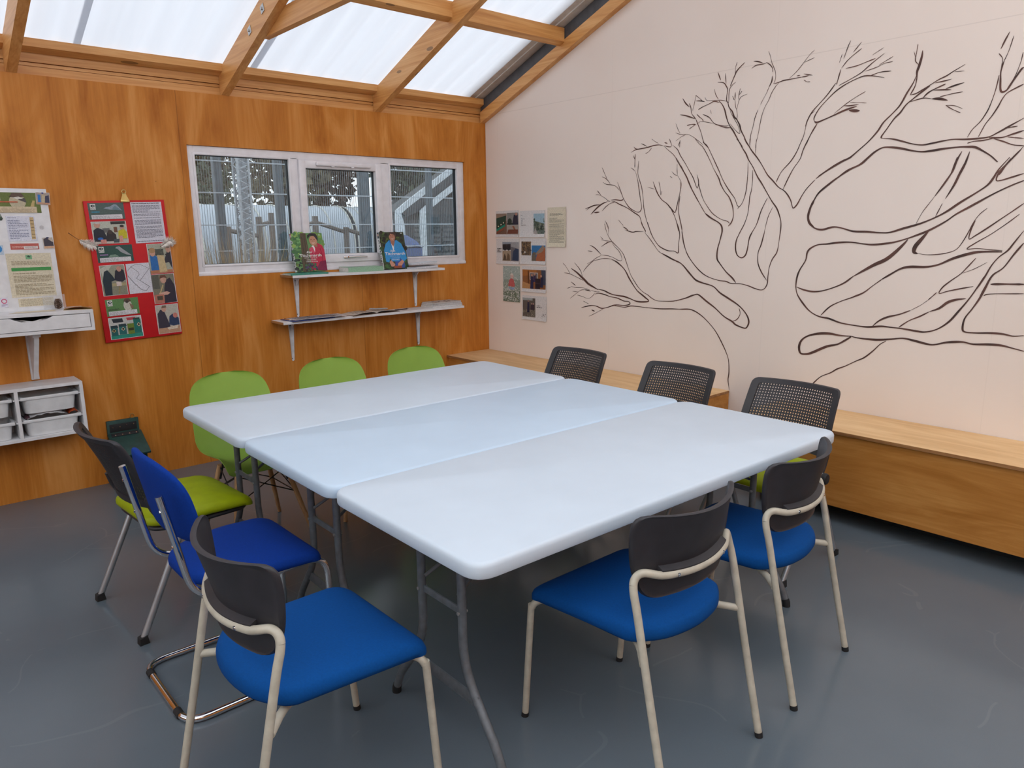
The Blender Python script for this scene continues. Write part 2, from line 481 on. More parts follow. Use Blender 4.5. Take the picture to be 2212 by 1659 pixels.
def timber(name, axis, c0, c1, c2, rough=.4, knots=True):
    m, nt, b = newmat(name)
    s = [16, 16, 16]; s[axis] = .9
    v, ob = coords(nt, tuple(s))
    f = noise(nt, v, 1.6, 5, .6, .6)
    s2 = [90, 90, 90]; s2[axis] = 2.2
    v2, _ = coords(nt, tuple(s2))
    g = noise(nt, v2, 1.2, 3)
    h = mth(nt, 'ADD', mth(nt, 'MULTIPLY', f, .75), mth(nt, 'MULTIPLY', g, .25))
    c = ramp(nt, h, [(.32, c0), (.5, c1), (.68, c2)])
    if knots:
        s3 = [7, 7, 7]; s3[axis] = 2.2
        v3, _ = coords(nt, tuple(s3))
        vo = nd(nt, 'ShaderNodeTexVoronoi'); vo.inputs['Scale'].default_value = 1.0
        nt.links.new(v3, vo.inputs['Vector'])
        k = mth(nt, 'LESS_THAN', vo.outputs['Distance'], .11)
        k2 = mth(nt, 'MULTIPLY', k, .65)
        c = mixc(nt, k2, c, lin(tuple(x*.45 for x in c0)))
    nt.links.new(c, b.inputs['Base Color'])
    b.inputs['Roughness'].default_value = rough
    bump(nt, b, h, .12, .002)
    return m
def plywood(name, c0, c1, c2, seam=None, rough=.42, grain='z', nails=False):
    m, nt, b = newmat(name)
    if grain == 'z': s, s2 = (2.6, 2.6, .55), (70, 70, 1.6)
    elif grain == 'y': s, s2 = (5, .8, 5), (110, 2.0, 110)
    else: s, s2 = (.8, 5, 5), (2, 110, 110)
    v, ob = coords(nt, s); v2, _ = coords(nt, s2)
    f = noise(nt, v, 2.0, 6, .55, 1.4)
    g = noise(nt, v2, 1.0, 3, .5)
    h = mth(nt, 'ADD', mth(nt, 'MULTIPLY', f, .8), mth(nt, 'MULTIPLY', g, .2))
    c = ramp(nt, h, [(.33, c0), (.5, c1), (.66, c2)])
    sep = nd(nt, 'ShaderNodeSeparateXYZ'); nt.links.new(ob, sep.inputs[0])
    if seam:
        fr = mth(nt, 'FRACT', mth(nt, 'DIVIDE', mth(nt, 'ADD', sep.outputs[0], 100*seam), seam))
        d = mth(nt, 'ABSOLUTE', mth(nt, 'SUBTRACT', fr, .5))
        k = mth(nt, 'GREATER_THAN', d, .5-.0016)
        # each panel a little lighter or darker than the next
        idx = mth(nt, 'FLOOR', mth(nt, 'DIVIDE', mth(nt, 'ADD', sep.outputs[0], 100*seam), seam))
        wn = nd(nt, 'ShaderNodeTexWhiteNoise', noise_dimensions='1D'); nt.links.new(idx, wn.inputs['W'])
        c = mixc(nt, mth(nt, 'MULTIPLY', wn.outputs['Value'], .25), c, lin(c0))
        c = mixc(nt, mth(nt, 'MULTIPLY', k, .4), c, lin((70, 35, 12)))
    if nails:
        v3, _ = coords(nt, (4.0, 4.0, 2.6))
        vo = nd(nt, 'ShaderNodeTexVoronoi'); nt.links.new(v3, vo.inputs['Vector']); vo.inputs['Scale'].default_value = 1.0
        k = mth(nt, 'LESS_THAN', vo.outputs['Distance'], .018)
        c = mixc(nt, mth(nt, 'MULTIPLY', k, .8), c, lin((60, 28, 10)))
    nt.links.new(c, b.inputs['Base Color'])
    b.inputs['Roughness'].default_value = rough; b.inputs['Specular IOR Level'].default_value = .25
    bump(nt, b, h, .05, .002)
    return m
def printmat(name='printed_paper', rough=.5):
    m, nt, b = newmat(name)
    a = nd(nt, 'ShaderNodeAttribute', attribute_name='Col')
    v, _ = coords(nt)
    f = noise(nt, v, 130, 3, .6)
    k = ramp(nt, f, [(.3, (222, 222, 222)), (.7, (255, 255, 255))])
    nt.links.new(mixc(nt, 1.0, a.outputs['Color'], k, 'MULTIPLY'), b.inputs['Base Color'])
    b.inputs['Roughness'].default_value = rough
    return m

M = {}
M['ply'] = plywood('varnished_plywood', (172, 100, 28), (200, 127, 50), (218, 150, 78), seam=1.245, nails=True)
M['ply_bench_top'] = plywood('pale_birch_plywood', (210, 168, 118), (222, 182, 132), (232, 196, 148), grain='y', rough=.5)
M['ply_bench'] = plywood('honey_plywood', (172, 112, 46), (190, 130, 62), (206, 148, 78), grain='y', rough=.45)
M['ply_edge'] = timber('plywood_edge', 1, (120, 80, 45), (160, 112, 66), (190, 145, 95), .6, False)
M['timber_y'] = timber('varnished_pine_rafter', 1, (196, 132, 68), (218, 158, 92), (232, 180, 118), .42)
M['timber_x'] = timber('varnished_pine_purlin', 0, (194, 130, 68), (216, 156, 90), (232, 180, 118), .42)
M['dowel'] = timber('beech_dowel', 2, (160, 118, 78), (186, 144, 100), (204, 166, 122), .5, False)
M['white'] = plain('white_painted_board', (226, 226, 228), .45, var=.04)
M['pvc'] = plain('white_upvc', (232, 230, 234), .3, var=.03)
M['metal_white'] = plain('white_enamelled_steel', (222, 222, 226), .35, var=.08)
M['gasket'] = plain('black_rubber_gasket', (28, 34, 42), .6)
M['chrome'] = plain('polished_chrome', (225, 225, 228), .08, 1, var=.03)
M['silver'] = plain('silver_painted_steel', (170, 176, 182), .35, .6, var=.06)
M['beige'] = plain('beige_powder_coated_steel', (190, 184, 168), .42, 0, var=.07, scale=30)
M['greysteel'] = plain('grey_enamelled_steel', (108, 114, 120), .4, .2, var=.1, scale=40)
M['darksteel'] = plain('black_steel_wire', (36, 40, 42), .45, .4)
M['black'] = plain('charcoal_plastic', (44, 43, 48), .5, var=.12, bmp=.05, bscale=900)
M['rubber'] = plain('black_rubber', (30, 30, 32), .7)
M['blue'] = plain('bright_blue_wool_fabric', (6, 72, 140), .9, var=.04, scale=160, spec=.15, bmp=.25, bscale=1200)
M['navy'] = plain('royal_blue_wool_fabric', (10, 52, 136), .9, var=.04, scale=160, spec=.15, bmp=.25, bscale=1200)
M['lime'] = plain('lime_vinyl_upholstery', (152, 166, 12), .5, var=.05, spec=.25, bmp=.06, bscale=600)
M['limeshell'] = plain('lime_plastic_shell', (142, 174, 74), .5, var=.012, spec=.25, bmp=.03, bscale=900)
M['table'] = plain('white_blow_moulded_plastic', (200, 212, 224), .42, var=.012, scale=6, bmp=.05, bscale=700)
M['tableblue'] = plain('bluish_white_blow_moulded_plastic', (193, 212, 230), .42, var=.012, scale=6, bmp=.05, bscale=700)
M['steelplate'] = plain('galvanised_plate', (190, 192, 192), .35, .8, var=.1, scale=90)
M['flash'] = plain('dark_grey_roof_flashing', (206, 198, 190), .5, 0, var=.06)
M['verge'] = plain('dark_verge_strip', (74, 74, 78), .5)
M['print'] = printmat()
M['gloss'] = printmat('glossy_printed_cover', .25)
M['paper'] = plain('white_paper', (236, 235, 232), .7, var=.03)
M['brass'] = plain('brass_clip_steel', (214, 190, 120), .3, .7, var=.06)
M['birdgreen'] = plain('dark_green_painted_wood', (28, 66, 62), .5, var=.14, scale=30)
M['bin'] = plain('translucent_white_plastic', (222, 224, 226), .4, var=.04)
M['cone'] = plain('pine_cone_brown', (122, 100, 86), .8, var=.3, scale=60)
M['down'] = plain('pale_feather_down', (250, 238, 230), .9, var=.1, scale=80)
M['quill'] = plain('brown_quill', (88, 50, 28), .6)
M['paint'] = plain('brown_mural_paint', (84, 56, 48), .6, var=.45, scale=9)

# mural wall: off-white painted board with faint panel joints
m, nt, b = newmat('off_white_painted_panel'); M['mural'] = m
v, ob = coords(nt)
f = noise(nt, v, 1.3, 4, .5)
c = ramp(nt, f, [(.3, (239, 226, 216)), (.7, (243, 231, 222))])
sep = nd(nt, 'ShaderNodeSeparateXYZ'); nt.links.new(ob, sep.inputs[0])
jy = mth(nt, 'ABSOLUTE', mth(nt, 'SUBTRACT', mth(nt, 'FRACT', mth(nt, 'DIVIDE', mth(nt, 'ADD', sep.outputs[1], 100.0), 1.24)), .5))
offs = mth(nt, 'GREATER_THAN', sep.outputs[2], 2.47)
k1 = mth(nt, 'LESS_THAN', mth(nt, 'ABSOLUTE', mth(nt, 'SUBTRACT', mth(nt, 'FRACT', mth(nt, 'DIVIDE', mth(nt, 'ADD', sep.outputs[1], 101.22), 1.24)), .5)), .0016)
k2 = mth(nt, 'LESS_THAN', mth(nt, 'ABSOLUTE', mth(nt, 'SUBTRACT', sep.outputs[2], 2.47)), .0022)
kk = mth(nt, 'MULTIPLY', mth(nt, 'MAXIMUM', mth(nt, 'MULTIPLY', k1, .35), k2), .16)
c = mixc(nt, kk, c, lin((150, 135, 125)))
nt.links.new(c, b.inputs['Base Color']); b.inputs['Roughness'].default_value = .55
bump(nt, b, noise(nt, v, 60, 3), .06, .002)

# floor: blue-grey sheet vinyl, scuffed
m, nt, b = newmat('blue_grey_vinyl_floor'); M['floor'] = m
v, ob = coords(nt)
f = noise(nt, v, .9, 5, .6); g = noise(nt, v, 260, 2)
c = ramp(nt, mth(nt, 'ADD', mth(nt, 'MULTIPLY', f, .8), mth(nt, 'MULTIPLY', g, .2)), [(.35, (93, 103, 111)), (.65, (100, 110, 118))])
v2, _ = coords(nt, (1.1, 1.4, 1), (0, 0, .6))
vo = nd(nt, 'ShaderNodeTexVoronoi', feature='DISTANCE_TO_EDGE'); vo.inputs['Scale'].default_value = .8
wv = nd(nt, 'ShaderNodeVectorMath', operation='ADD')
nz = nd(nt, 'ShaderNodeTexNoise'); nz.inputs['Scale'].default_value = 1.2; nt.links.new(v, nz.inputs['Vector'])
nt.links.new(v2, wv.inputs[0]); nt.links.new(nz.outputs['Color'], wv.inputs[1]); nt.links.new(wv.outputs[0], vo.inputs['Vector'])
sc = mth(nt, 'MULTIPLY', mth(nt, 'LESS_THAN', vo.outputs['Distance'], .004), mth(nt, 'GREATER_THAN', noise(nt, v, 2.3, 3), .52))
c = mixc(nt, mth(nt, 'MULTIPLY', sc, .07), c, lin((160, 166, 168)))
nt.links.new(c, b.inputs['Base Color'])
nt.links.new(ramp(nt, f, [(.3, (105, 105, 105)), (.7, (135, 135, 135))]), b.inputs['Roughness'])
bump(nt, b, g, .04, .001)

def roofmat(name, t0, t1, fac):
    m = bpy.data.materials.new(name); m.use_nodes = True
    nt = m.node_tree; nt.nodes.clear()
    out = nd(nt, 'ShaderNodeOutputMaterial'); mx = nd(nt, 'ShaderNodeMixShader'); tr = nd(nt, 'ShaderNodeBsdfTranslucent'); df = nd(nt, 'ShaderNodeBsdfDiffuse')
    v, ob = coords(nt, (9, .5, 1))
    nt.links.new(ramp(nt, noise(nt, v, 1, 3), [(.3, t0), (.7, t1)]), tr.inputs['Color'])
    df.inputs['Color'].default_value = lin((236, 240, 245)); mx.inputs[0].default_value = fac
    nt.links.new(tr.outputs[0], mx.inputs[1]); nt.links.new(df.outputs[0], mx.inputs[2]); nt.links.new(mx.outputs[0], out.inputs[0])
    return m
M['roof'] = roofmat('translucent_roof_sheet', ROOF_A, tuple(x+8 for x in ROOF_A), .42)
M['roof_clear'] = roofmat('unseen_clear_roof_sheet', (244, 246, 248), (252, 253, 254), .06)  # unseen roof slope, made clearer to let more daylight in
# window glass
m = bpy.data.materials.new('window_glass'); m.use_nodes = True; M['glass'] = m
nt = m.node_tree; nt.nodes.clear()
out = nd(nt, 'ShaderNodeOutputMaterial'); mx = nd(nt, 'ShaderNodeMixShader'); tr = nd(nt, 'ShaderNodeBsdfTransparent'); gl = nd(nt, 'ShaderNodeBsdfGlossy')
fr = nd(nt, 'ShaderNodeFresnel'); fr.inputs['IOR'].default_value = 1.5
tr.inputs['Color'].default_value = (.72, .76, .77, 1); gl.inputs['Roughness'].default_value = .03
nt.links.new(mth(nt, 'ADD', mth(nt, 'MULTIPLY', fr.outputs[0], 1.3), .02), mx.inputs[0])
nt.links.new(tr.outputs[0], mx.inputs[1]); nt.links.new(gl.outputs[0], mx.inputs[2]); nt.links.new(mx.outputs[0], out.inputs[0])
# clear glass for the glazing added on the unseen left side
m = bpy.data.materials.new('added_glazing_glass'); m.use_nodes = True; M['clearglass'] = m
nt = m.node_tree; nt.nodes.clear()
out = nd(nt, 'ShaderNodeOutputMaterial'); mx = nd(nt, 'ShaderNodeMixShader'); tr = nd(nt, 'ShaderNodeBsdfTransparent'); gl = nd(nt, 'ShaderNodeBsdfGlossy')
fr = nd(nt, 'ShaderNodeFresnel'); fr.inputs['IOR'].default_value = 1.5
tr.inputs['Color'].default_value = (.9, .93, .93, 1); gl.inputs['Roughness'].default_value = .03
nt.links.new(mth(nt, 'ADD', mth(nt, 'MULTIPLY', fr.outputs[0], 1.3), .02), mx.inputs[0])
nt.links.new(tr.outputs[0], mx.inputs[1]); nt.links.new(gl.outputs[0], mx.inputs[2]); nt.links.new(mx.outputs[0], out.inputs[0])
# clear plastic film
m = bpy.data.materials.new('clear_plastic_film'); m.use_nodes = True; M['clearfilm'] = m
nt = m.node_tree; nt.nodes.clear()
out = nd(nt, 'ShaderNodeOutputMaterial'); mx = nd(nt, 'ShaderNodeMixShader'); tr = nd(nt, 'ShaderNodeBsdfTransparent'); df = nd(nt, 'ShaderNodeBsdfDiffuse'); df.inputs[0].default_value = (.85, .85, .85, 1)
mx.inputs[0].default_value = .18; nt.links.new(tr.outputs[0], mx.inputs[1]); nt.links.new(df.outputs[0], mx.inputs[2]); nt.links.new(mx.outputs[0], out.inputs[0])
# clear plastic (pocket on the white board)
# ------------------------------------------------------------------ camera
CP = Vector((-4.1529, -5.0341, 1.5381)); yaw, pit, rol, FPX = .7206, -.2053, -.0117, 1600.9
fw = Vector((sin(yaw)*cos(pit), cos(yaw)*cos(pit), sin(pit))); rt = Vector((cos(yaw), -sin(yaw), 0)); up = rt.cross(fw)
r2 = rt*cos(rol)+up*sin(rol); u2 = up*cos(rol)-rt*sin(rol)
cam = bpy.data.cameras.new('camera'); cam.sensor_width = 36; cam.lens = FPX/2212*36; cam.clip_start = .05; cam.clip_end = 400
co = bpy.data.objects.new('camera', cam); COL.objects.link(co)
mw = Matrix(((r2.x, u2.x, -fw.x, CP.x), (r2.y, u2.y, -fw.y, CP.y), (r2.z, u2.z, -fw.z, CP.z), (0, 0, 0, 1)))
co.matrix_world = mw; SC.camera = co

# ------------------------------------------------------------------ world and exposure
w = bpy.data.worlds.new('overcast_sky'); SC.world = w; w.use_nodes = True
nt = w.node_tree; bg = nt.nodes['Background']
tc = nd(nt, 'ShaderNodeTexCoord'); sp = nd(nt, 'ShaderNodeSeparateXYZ'); nt.links.new(tc.outputs['Generated'], sp.inputs[0])
g = mth(nt, 'MULTIPLY_ADD', sp.outputs[2], .55, .45)
cr = nd(nt, 'ShaderNodeValToRGB'); cr.color_ramp.elements[0].color = (.82, .87, .95, 1); cr.color_ramp.elements[1].color = (.96, .97, .99, 1)
nt.links.new(g, cr.inputs[0]); nt.links.new(cr.outputs[0], bg.inputs['Color'])
bg.inputs['Strength'].default_value = SKY
SC.view_settings.view_transform = 'Standard'; SC.view_settings.look = 'None'
SC.view_settings.exposure = EXPOSURE; SC.view_settings.gamma = 1; SC.view_settings.use_curve_mapping = False

# ------------------------------------------------------------------ room shell
XL, YF, WT = -7.0, -7.2, .14
SILL = 1.25
LAP1, LAP2 = -2.99, -1.965
SL = .3945                                # roof slope
RIDGE = YF/2
def zr(y): return 2.41 + SL*(-y if y > RIDGE else (y-YF))   # underside of the rafters
WX0, WX1, WZ0, WZ1 = -2.4512, -.2316, 1.2615, 2.0894
q = MB().add(box(XL-.3, .3, YF-.3, .3, -.12, 0)); struct(obj('floor', q, M['floor'], smooth=0))
q = MB()
q.add(box(XL, WX0, 0, WT, 0, 2.41)); q.add(box(WX1, 0, 0, WT, 0, 2.41))
q.add(box(WX0, WX1, 0, WT, 0, WZ0)); q.add(box(WX0, WX1, 0, WT, WZ1, 2.41))
struct(obj('wall_back', q, M['ply'], smooth=0))
# boarding above the plywood, up to the roof sheet
q = MB()
for z0, z1, y0 in ((2.41, 2.457, .022), (2.461, 2.478, .030), (2.482, 2.60, .022)):
    q.add(box(XL, 0, y0, WT, z0, z1))
q.add(box(XL, 0, .045, WT, 2.40, 2.60))
struct(obj('trim_1', q, M['timber_x'], smooth=0))
def gable(name, x0, x1, mat):
    pl = [(0.0, 0), (YF, 0), (YF, 2.41+.18), (RIDGE, zr(RIDGE)+.18), (0.0, 2.41+.18)]
    q = MB().add(prism(pl, lambda a, b: Vector((x0, a, b)), lambda a, b: Vector((x1, a, b))))
    return struct(obj(name, q, mat, smooth=0))
gable('wall_right', 0, WT, M['mural'])
# unseen left side: low wall, glazing added above it to brighten the mural wall
q = MB().add(box(XL-WT, XL, YF, 0, 0, SILL)); struct(obj('wall_left', q, M['ply'], smooth=0))
q = MB().add(box(XL, 0, YF-WT, YF, 0, 2.6)); struct(obj('wall_front', q, M['ply'], smooth=0))
for nm, n_, along in (('added_glazing', 6, 'y'),):
    wn_ = bpy.data.objects.new(nm, None); COL.objects.link(wn_); struct(wn_)
    q = MB(); span = -YF if along == 'y' else -XL
    for i in range(n_+1):
        a_ = -span*i/n_; a_ = min(a_, -.04); a_ = max(a_, -span+.04)
        if along == 'y': q.add(box(XL-.09, XL-.03, a_-.035, a_+.035, SILL, zr(a_)+.15))
        else: q.add(box(a_-.035, a_+.035, YF-.09, YF-.03, SILL, 2.45))
    obj('mullions', q, M['pvc'], wn_, smooth=0)
    q = MB()
    if along == 'y': q.add(prism([(YF, SILL), (0, SILL), (0, 2.55), (RIDGE, zr(RIDGE)+.14), (YF, 2.55)], lambda a, b: Vector((XL-.063, a, b)), lambda a, b: Vector((XL-.058, a, b))))
    else: q.add(box(XL, 0, YF-.063, YF-.058, SILL, 2.45))
    obj('glass_panes', q, M['clearglass'], wn_, smooth=0)

# pale strip of filler up the corner of the plywood
q = MB().add(box(-.006, 0, -.004, 0, .5, 2.41)); struct(obj('trim_2', q, M['ply'], smooth=0))

# roof sheets, corrugated, lapped every metre
OFF = .168
def sheet_roof(name, x0, x1, lift, back):
    q = MB(); n = max(2, int((x1-x0)/.0125)); ys = [RIDGE*i/3 for i in range(4)] if back else [YF-(YF-RIDGE)*i/3 for i in range(4)]
    ys[0] += .25 if back else -.25
    vs = []; fs = []
    for y in ys:
        for i in range(n+1):
            x = x0+(x1-x0)*i/n
            vs.append((x, y, zr(y) + OFF + lift + .012 + .012*sin(2*pi*x/.15)))
    for j in range(3):
        for i in range(n):
            a = j*(n+1)+i; fs.append((a, a+1, a+n+2, a+n+1))
    q.add((vs, fs)); return obj(name, q, M['roof'] if back else M['roof_clear'], smooth=80)
ce = bpy.data.objects.new('ceiling', None); COL.objects.link(ce); struct(ce)
k = 0
edges = [-.19, LAP2, LAP1, LAP1-1.03, LAP1-2.06, LAP1-3.09, XL-.2]
for x, x2 in zip(edges, edges[1:]):
    for back in (True, False):
        o = sheet_roof('roof_sheet', max(XL-.2, x2-.045), x, .004*(k % 2), back); o.parent = ce
    k += 1
q = MB()
for s in (1, -1):
    y0, y1 = (.25, RIDGE) if s > 0 else (YF-.25, RIDGE)
    z0 = 2.41 + SL*(-.25); z1 = zr(RIDGE)
    for xa, xb, o1 in ((-.20, -.105, .030), (-.11, .3, .010)):
        q.add(([(xa, y0, z0+OFF+o1), (xb, y0, z0+OFF+o1-.01), (xb, y1, z1+OFF+o1-.01), (xa, y1, z1+OFF+o1),
                (xa, y0, z0+OFF+o1+.03), (xb, y0, z0+OFF+o1+.03), (xb, y1, z1+OFF+o1+.03), (xa, y1, z1+OFF+o1+.03)],
               [(0,1,2,3),(4,7,6,5),(0,4,5,1),(1,5,6,2),(2,6,7,3),(3,7,4,0)]))
o = obj('roof_flashing', q, M['flash'], ce, smooth=0); o['label'] = 'dark grey metal flashing along the gable'
# rafters
def beam(name, x0, x1, ya, yb, lo, hi, mat, parent=None):
    vs = []
    for x in (x0, x1):
        for y, o in ((ya, lo), (yb, lo), (yb, hi), (ya, hi)): vs.append((x, y, zr(y)+o))
    q = MB().add((vs, [(0,1,2,3),(7,6,5,4),(0,4,5,1),(1,5,6,2),(2,6,7,3),(3,7,4,0)]))
    return obj(name, q, mat, parent, smooth=0)
n = 3
for xc in (-1.035, -2.175, -3.345, -4.5, -5.65, -6.8):
    o = struct(beam('trim_%d' % n, xc-.026, xc+.026, .02, RIDGE, 0, .155, M['timber_y'])); n += 1
    if abs(xc+2.175) < .01:
        for y, off in ((-.713, .085), (-.517, .085)):
            z = zr(y)+off
            q = MB().add(rbox(-.004, .0, -.022, .022, -.022, .022, .001), M=T3(xc-.026, y, z) @ RX(-21))
            pl = obj('bolt_plate', q, M['steelplate'], o, smooth=30)
            q = MB().add(cyl((-.012, 0, 0), (-.003, 0, 0), .009, 6), M=T3(xc-.026, y, z))
            obj('bolt_head', q, M['steelplate'], pl, smooth=30)
    struct(beam('trim_%d' % n, xc-.026, xc+.026, YF, RIDGE, 0, .155, M['timber_y'])); n += 1
for ya in (0, YF):
    struct(beam('trim_%d' % n, -.05, -.001, ya, RIDGE, 0, .085, M['timber_y'])); n += 1
    o = beam('verge_filler', -.045, -.001, ya, RIDGE, .087, .172, M['verge'], ce); o['label'] = 'dark grey verge strip above the wall rafter'
# collar tie bolted to the second rafter
q = MB().add(rbox(-2.149, -2.104, -6.6, -.53, 2.655, 2.80, .003))
cl = []
pl = [(-.56, 2.655), (-6.64, 2.655), (-6.36, 2.766), (-.84, 2.766)]
q = MB().add(prism(pl, lambda a, b: Vector((-2.148, a, b)), lambda a, b: Vector((-2.104, a, b))))
struct(obj('trim_%d' % n, q, M['timber_y'], smooth=0)); n += 1
# purlins: at the eaves, then up the slope
def purlin(y, wid, lo, hi):
    global n
    dy = wid*cos(math.atan(SL))
    vs = []
    for x in (XL, -.05):
        for yy, o in ((y+dy/2, lo), (y-dy/2, lo), (y-dy/2, hi), (y+dy/2, hi)): vs.append((x, yy, zr(yy)+o))
    q = MB().add((vs, [(0,1,2,3),(7,6,5,4),(0,4,5,1),(1,5,6,2),(2,6,7,3),(3,7,4,0)]))
    struct(obj('trim_%d' % n, q, M['timber_x'], smooth=0)); n += 1
purlin(-.022, .058, .120, .164)
purlin(-.955, .055, .066, .16)
purlin(-2.0, .055, .066, .16); purlin(-3.0, .055, .066, .16)
q = MB().add(box(XL, 0, RIDGE-.03, RIDGE+.03, zr(RIDGE)-.02, zr(RIDGE)+.15)); struct(obj('trim_%d' % n, q, M['timber_x'], smooth=0)); n += 1

# ------------------------------------------------------------------ window
win = bpy.data.objects.new('window_1', None); COL.objects.link(win); struct(win)
def frame4(q, x0, x1, z0, z1, wl, wr, wb, wt, y0, y1, r=.006):
    q.add(rbox(x0, x0+wl, y0, y1, z0, z1, r)); q.add(rbox(x1-wr, x1, y0, y1, z0, z1, r))
    q.add(rbox(x0+wl-.004, x1-wr+.004, y0+.0005, y1, z0, z0+wb, r)); q.add(rbox(x0+wl-.004, x1-wr+.004, y0+.0005, y1, z1-wt, z1, r))
q = MB(); frame4(q, WX0, WX1, WZ0, WZ1, .046, .07, .072, .055, .012, .075)
q.add(rbox(-1.768, -1.70, .0125, .075, WZ0+.06, WZ1-.04, .006)); q.add(rbox(-1.03, -.945, .0125, .075, WZ0+.06, WZ1-.04, .006))
q.add(rbox(WX0, WX1, .004, .02, WZ0, WZ0+.024, .004))
f = obj('frame', q, M['pvc'], win); struct(f)
# sloped glazing beads
q = MB()
for x0, x1, z0, z1 in ((-2.405, -1.767, 1.333, 2.034), (-.945, -.304, 1.333, 2.034)):
    frame4(q, x0-.014, x1+.014, z0-.014, z1+.014, .016, .016, .016, .016, .006, .03, .004)
obj('glazing_bead', q, M['pvc'], win)
q = MB(); frame4(q, -1.70, -1.03, 1.318, 2.036, .052, .052, .06, .056, -.006, .05, .007); sash = obj('opening_sash', q, M['pvc'], win)
for i, (x0, x1, z0, z1) in enumerate(((-2.405, -1.767, 1.333, 2.034), (-1.65, -1.08, 1.375, 1.981), (-.945, -.304, 1.333, 2.034))):
    q = MB(); frame4(q, x0-.004, x1+.004, z0-.004, z1+.004, .008, .008, .008, .008, .03, .062, .001)
    obj('spacer_bar', q, M['gasket'], win, smooth=0)
    q = MB().add(box(x0, x1, .046, .05, z0, z1)); obj('glass_pane', q, M['glass'], win, smooth=0)
q = MB().add(rbox(-1.575, -1.131, -.03, -.004, 1.998, 2.026, .008, 3)); v = obj('trickle_vent', q, M['pvc'], win)
q = MB()
for x in (-1.45, -1.29): q.add(rbox(x-.012, x+.012, -.034, -.028, 1.992, 2.0, .002))
obj('vent_slider', q, M['pvc'], v)
q = MB().add(rbox(-1.395, -1.335, -.018, -.004, 1.343, 1.362, .005, 3)).add(cyl((-1.36, -.03, 1.353), (-1.36, -.014, 1.353), .009))
q.add(tube(fillet([(-1.365, -.034, 1.353), (-1.29, -.036, 1.355), (-1.205, -.03, 1.351)], .05), [.009]*3+[.008]*4+[.0065, .005], 10))
obj('window_handle', q, M['chrome'], win)
# ------------------------------------------------------------------ flat printed things
_font = {}
def text_geo(s, fat=0.0):
    key = (s, fat)
    if key in _font: return _font[key]
    cu = bpy.data.curves.new('t', 'FONT'); cu.body = s; cu.size = 1; cu.resolution_u = 2; cu.offset = fat; cu.align_x = 'LEFT'
    o = bpy.data.objects.new('t', cu); COL.objects.link(o)
    dg = bpy.context.evaluated_depsgraph_get()
    me = bpy.data.meshes.new_from_object(o.evaluated_get(dg))
    vs = [v.co.copy() for v in me.vertices]; fs = [tuple(p.vertices) for p in me.polygons]
    bpy.data.objects.remove(o); bpy.data.curves.remove(cu); bpy.data.meshes.remove(me)
    if vs:
        x0 = min(v.x for v in vs); x1 = max(v.x for v in vs)
    else: x0 = x1 = 0
    _font[key] = (vs, fs, x0, x1); return _font[key]
def grid(x0, x1, z0, z1, y, nx, nz):
    vs = [(x0+(x1-x0)*i/nx, y, z0+(z1-z0)*j/nz) for j in range(nz+1) for i in range(nx+1)]
    fs = [(j*(nx+1)+i, j*(nx+1)+i+1, (j+1)*(nx+1)+i+1, (j+1)*(nx+1)+i) for j in range(nz) for i in range(nx)]
    return vs, fs
def prints(q, w, h, items, y0=0.0, dy=.00025):
    y = y0
    for it in items:
        y -= dy; k = it[0]
        if k == 'r':
            _, x, z, a, b, c = it
            q.add(grid(x*w, (x+a)*w, z*h, (z+b)*h, y, 3, 4), c=c)
        elif k == 'p':
            P = [(a*w, y, b*h) for a, b in it[1]]
            ar = sum(P[i-1][0]*P[i][2]-P[i][0]*P[i-1][2] for i in range(len(P)))
            if ar < 0: P.reverse()
            q.add((P, [tuple(range(len(P)))]), c=it[2])
        elif k == 'e':
            _, cx, cz, rx, rz, c = it
            q.add(([(cx*w+rx*w*cos(2*pi*i/18), y, cz*h+rz*h*sin(2*pi*i/18)) for i in range(18)], [tuple(range(18))]), c=c)
        elif k == 't':
            _, x, z, a, b, nl, c = it
            rnd = random.Random(int(x*977+z*331+nl))
            lh = b/nl
            for j in range(nl):
                if rnd.random() < .12: continue
                xx = x; end = x+a*(1 if rnd.random() < .75 else rnd.uniform(.4, .95))
                zz = z+b-(j+.75)*lh
                while xx < end-.01:
                    ww = min(rnd.uniform(.03, .10), end-xx)
                    q.add(grid(xx*w, (xx+ww)*w, zz*h, (zz+lh*.42)*h, y, 1, 1), c=c)
                    xx += ww+.014
        elif k == 'T':
            _, s, x, z, hh, c, fat = it[:7]
            vs, fs, a, b_ = text_geo(s, fat)
            sc = hh*h/.72
            if len(it) > 7: # fit width
                sx = it[7]*w/max(1e-6, b_-a)
            else: sx = sc
            q.add(([(x*w+(v.x-a)*sx, y, z*h+v.y*sc) for v in vs], fs), c=c)
        elif k == 'L':
            _, pts, wd, c = it
            P = [Vector((a*w, b*h)) for a, b in pts]
            for i in range(len(P)-1):
                d = (P[i+1]-P[i]).normalized(); nn = Vector((-d.y, d.x))*wd/2
                q.add(([(p.x, y, p.y) for p in (P[i]-nn, P[i+1]-nn, P[i+1]+nn, P[i]+nn)], [(0, 1, 2, 3)]), c=c)
        elif k == 'n':          # speckle of dots: n, x, z, w, h, count, size, colours
            _, x, z, a, b, cnt, sz, cols = it
            rnd = random.Random(cnt+int(x*100))
            for i in range(cnt):
                cx, cz = x+a*rnd.random(), z+b*rnd.random(); s = sz*rnd.uniform(.5, 1.3)
                yy = y-.00002*(i % 9)
                n = 5; o = rnd.random()*6
                q.add(([(cx*w+s*cos(o+2*pi*i2/n), yy, cz*h+s*rnd.uniform(.6, 1)*sin(o+2*pi*i2/n)) for i2 in range(n)], [tuple(range(n))]), c=rnd.choice(cols))
    return y
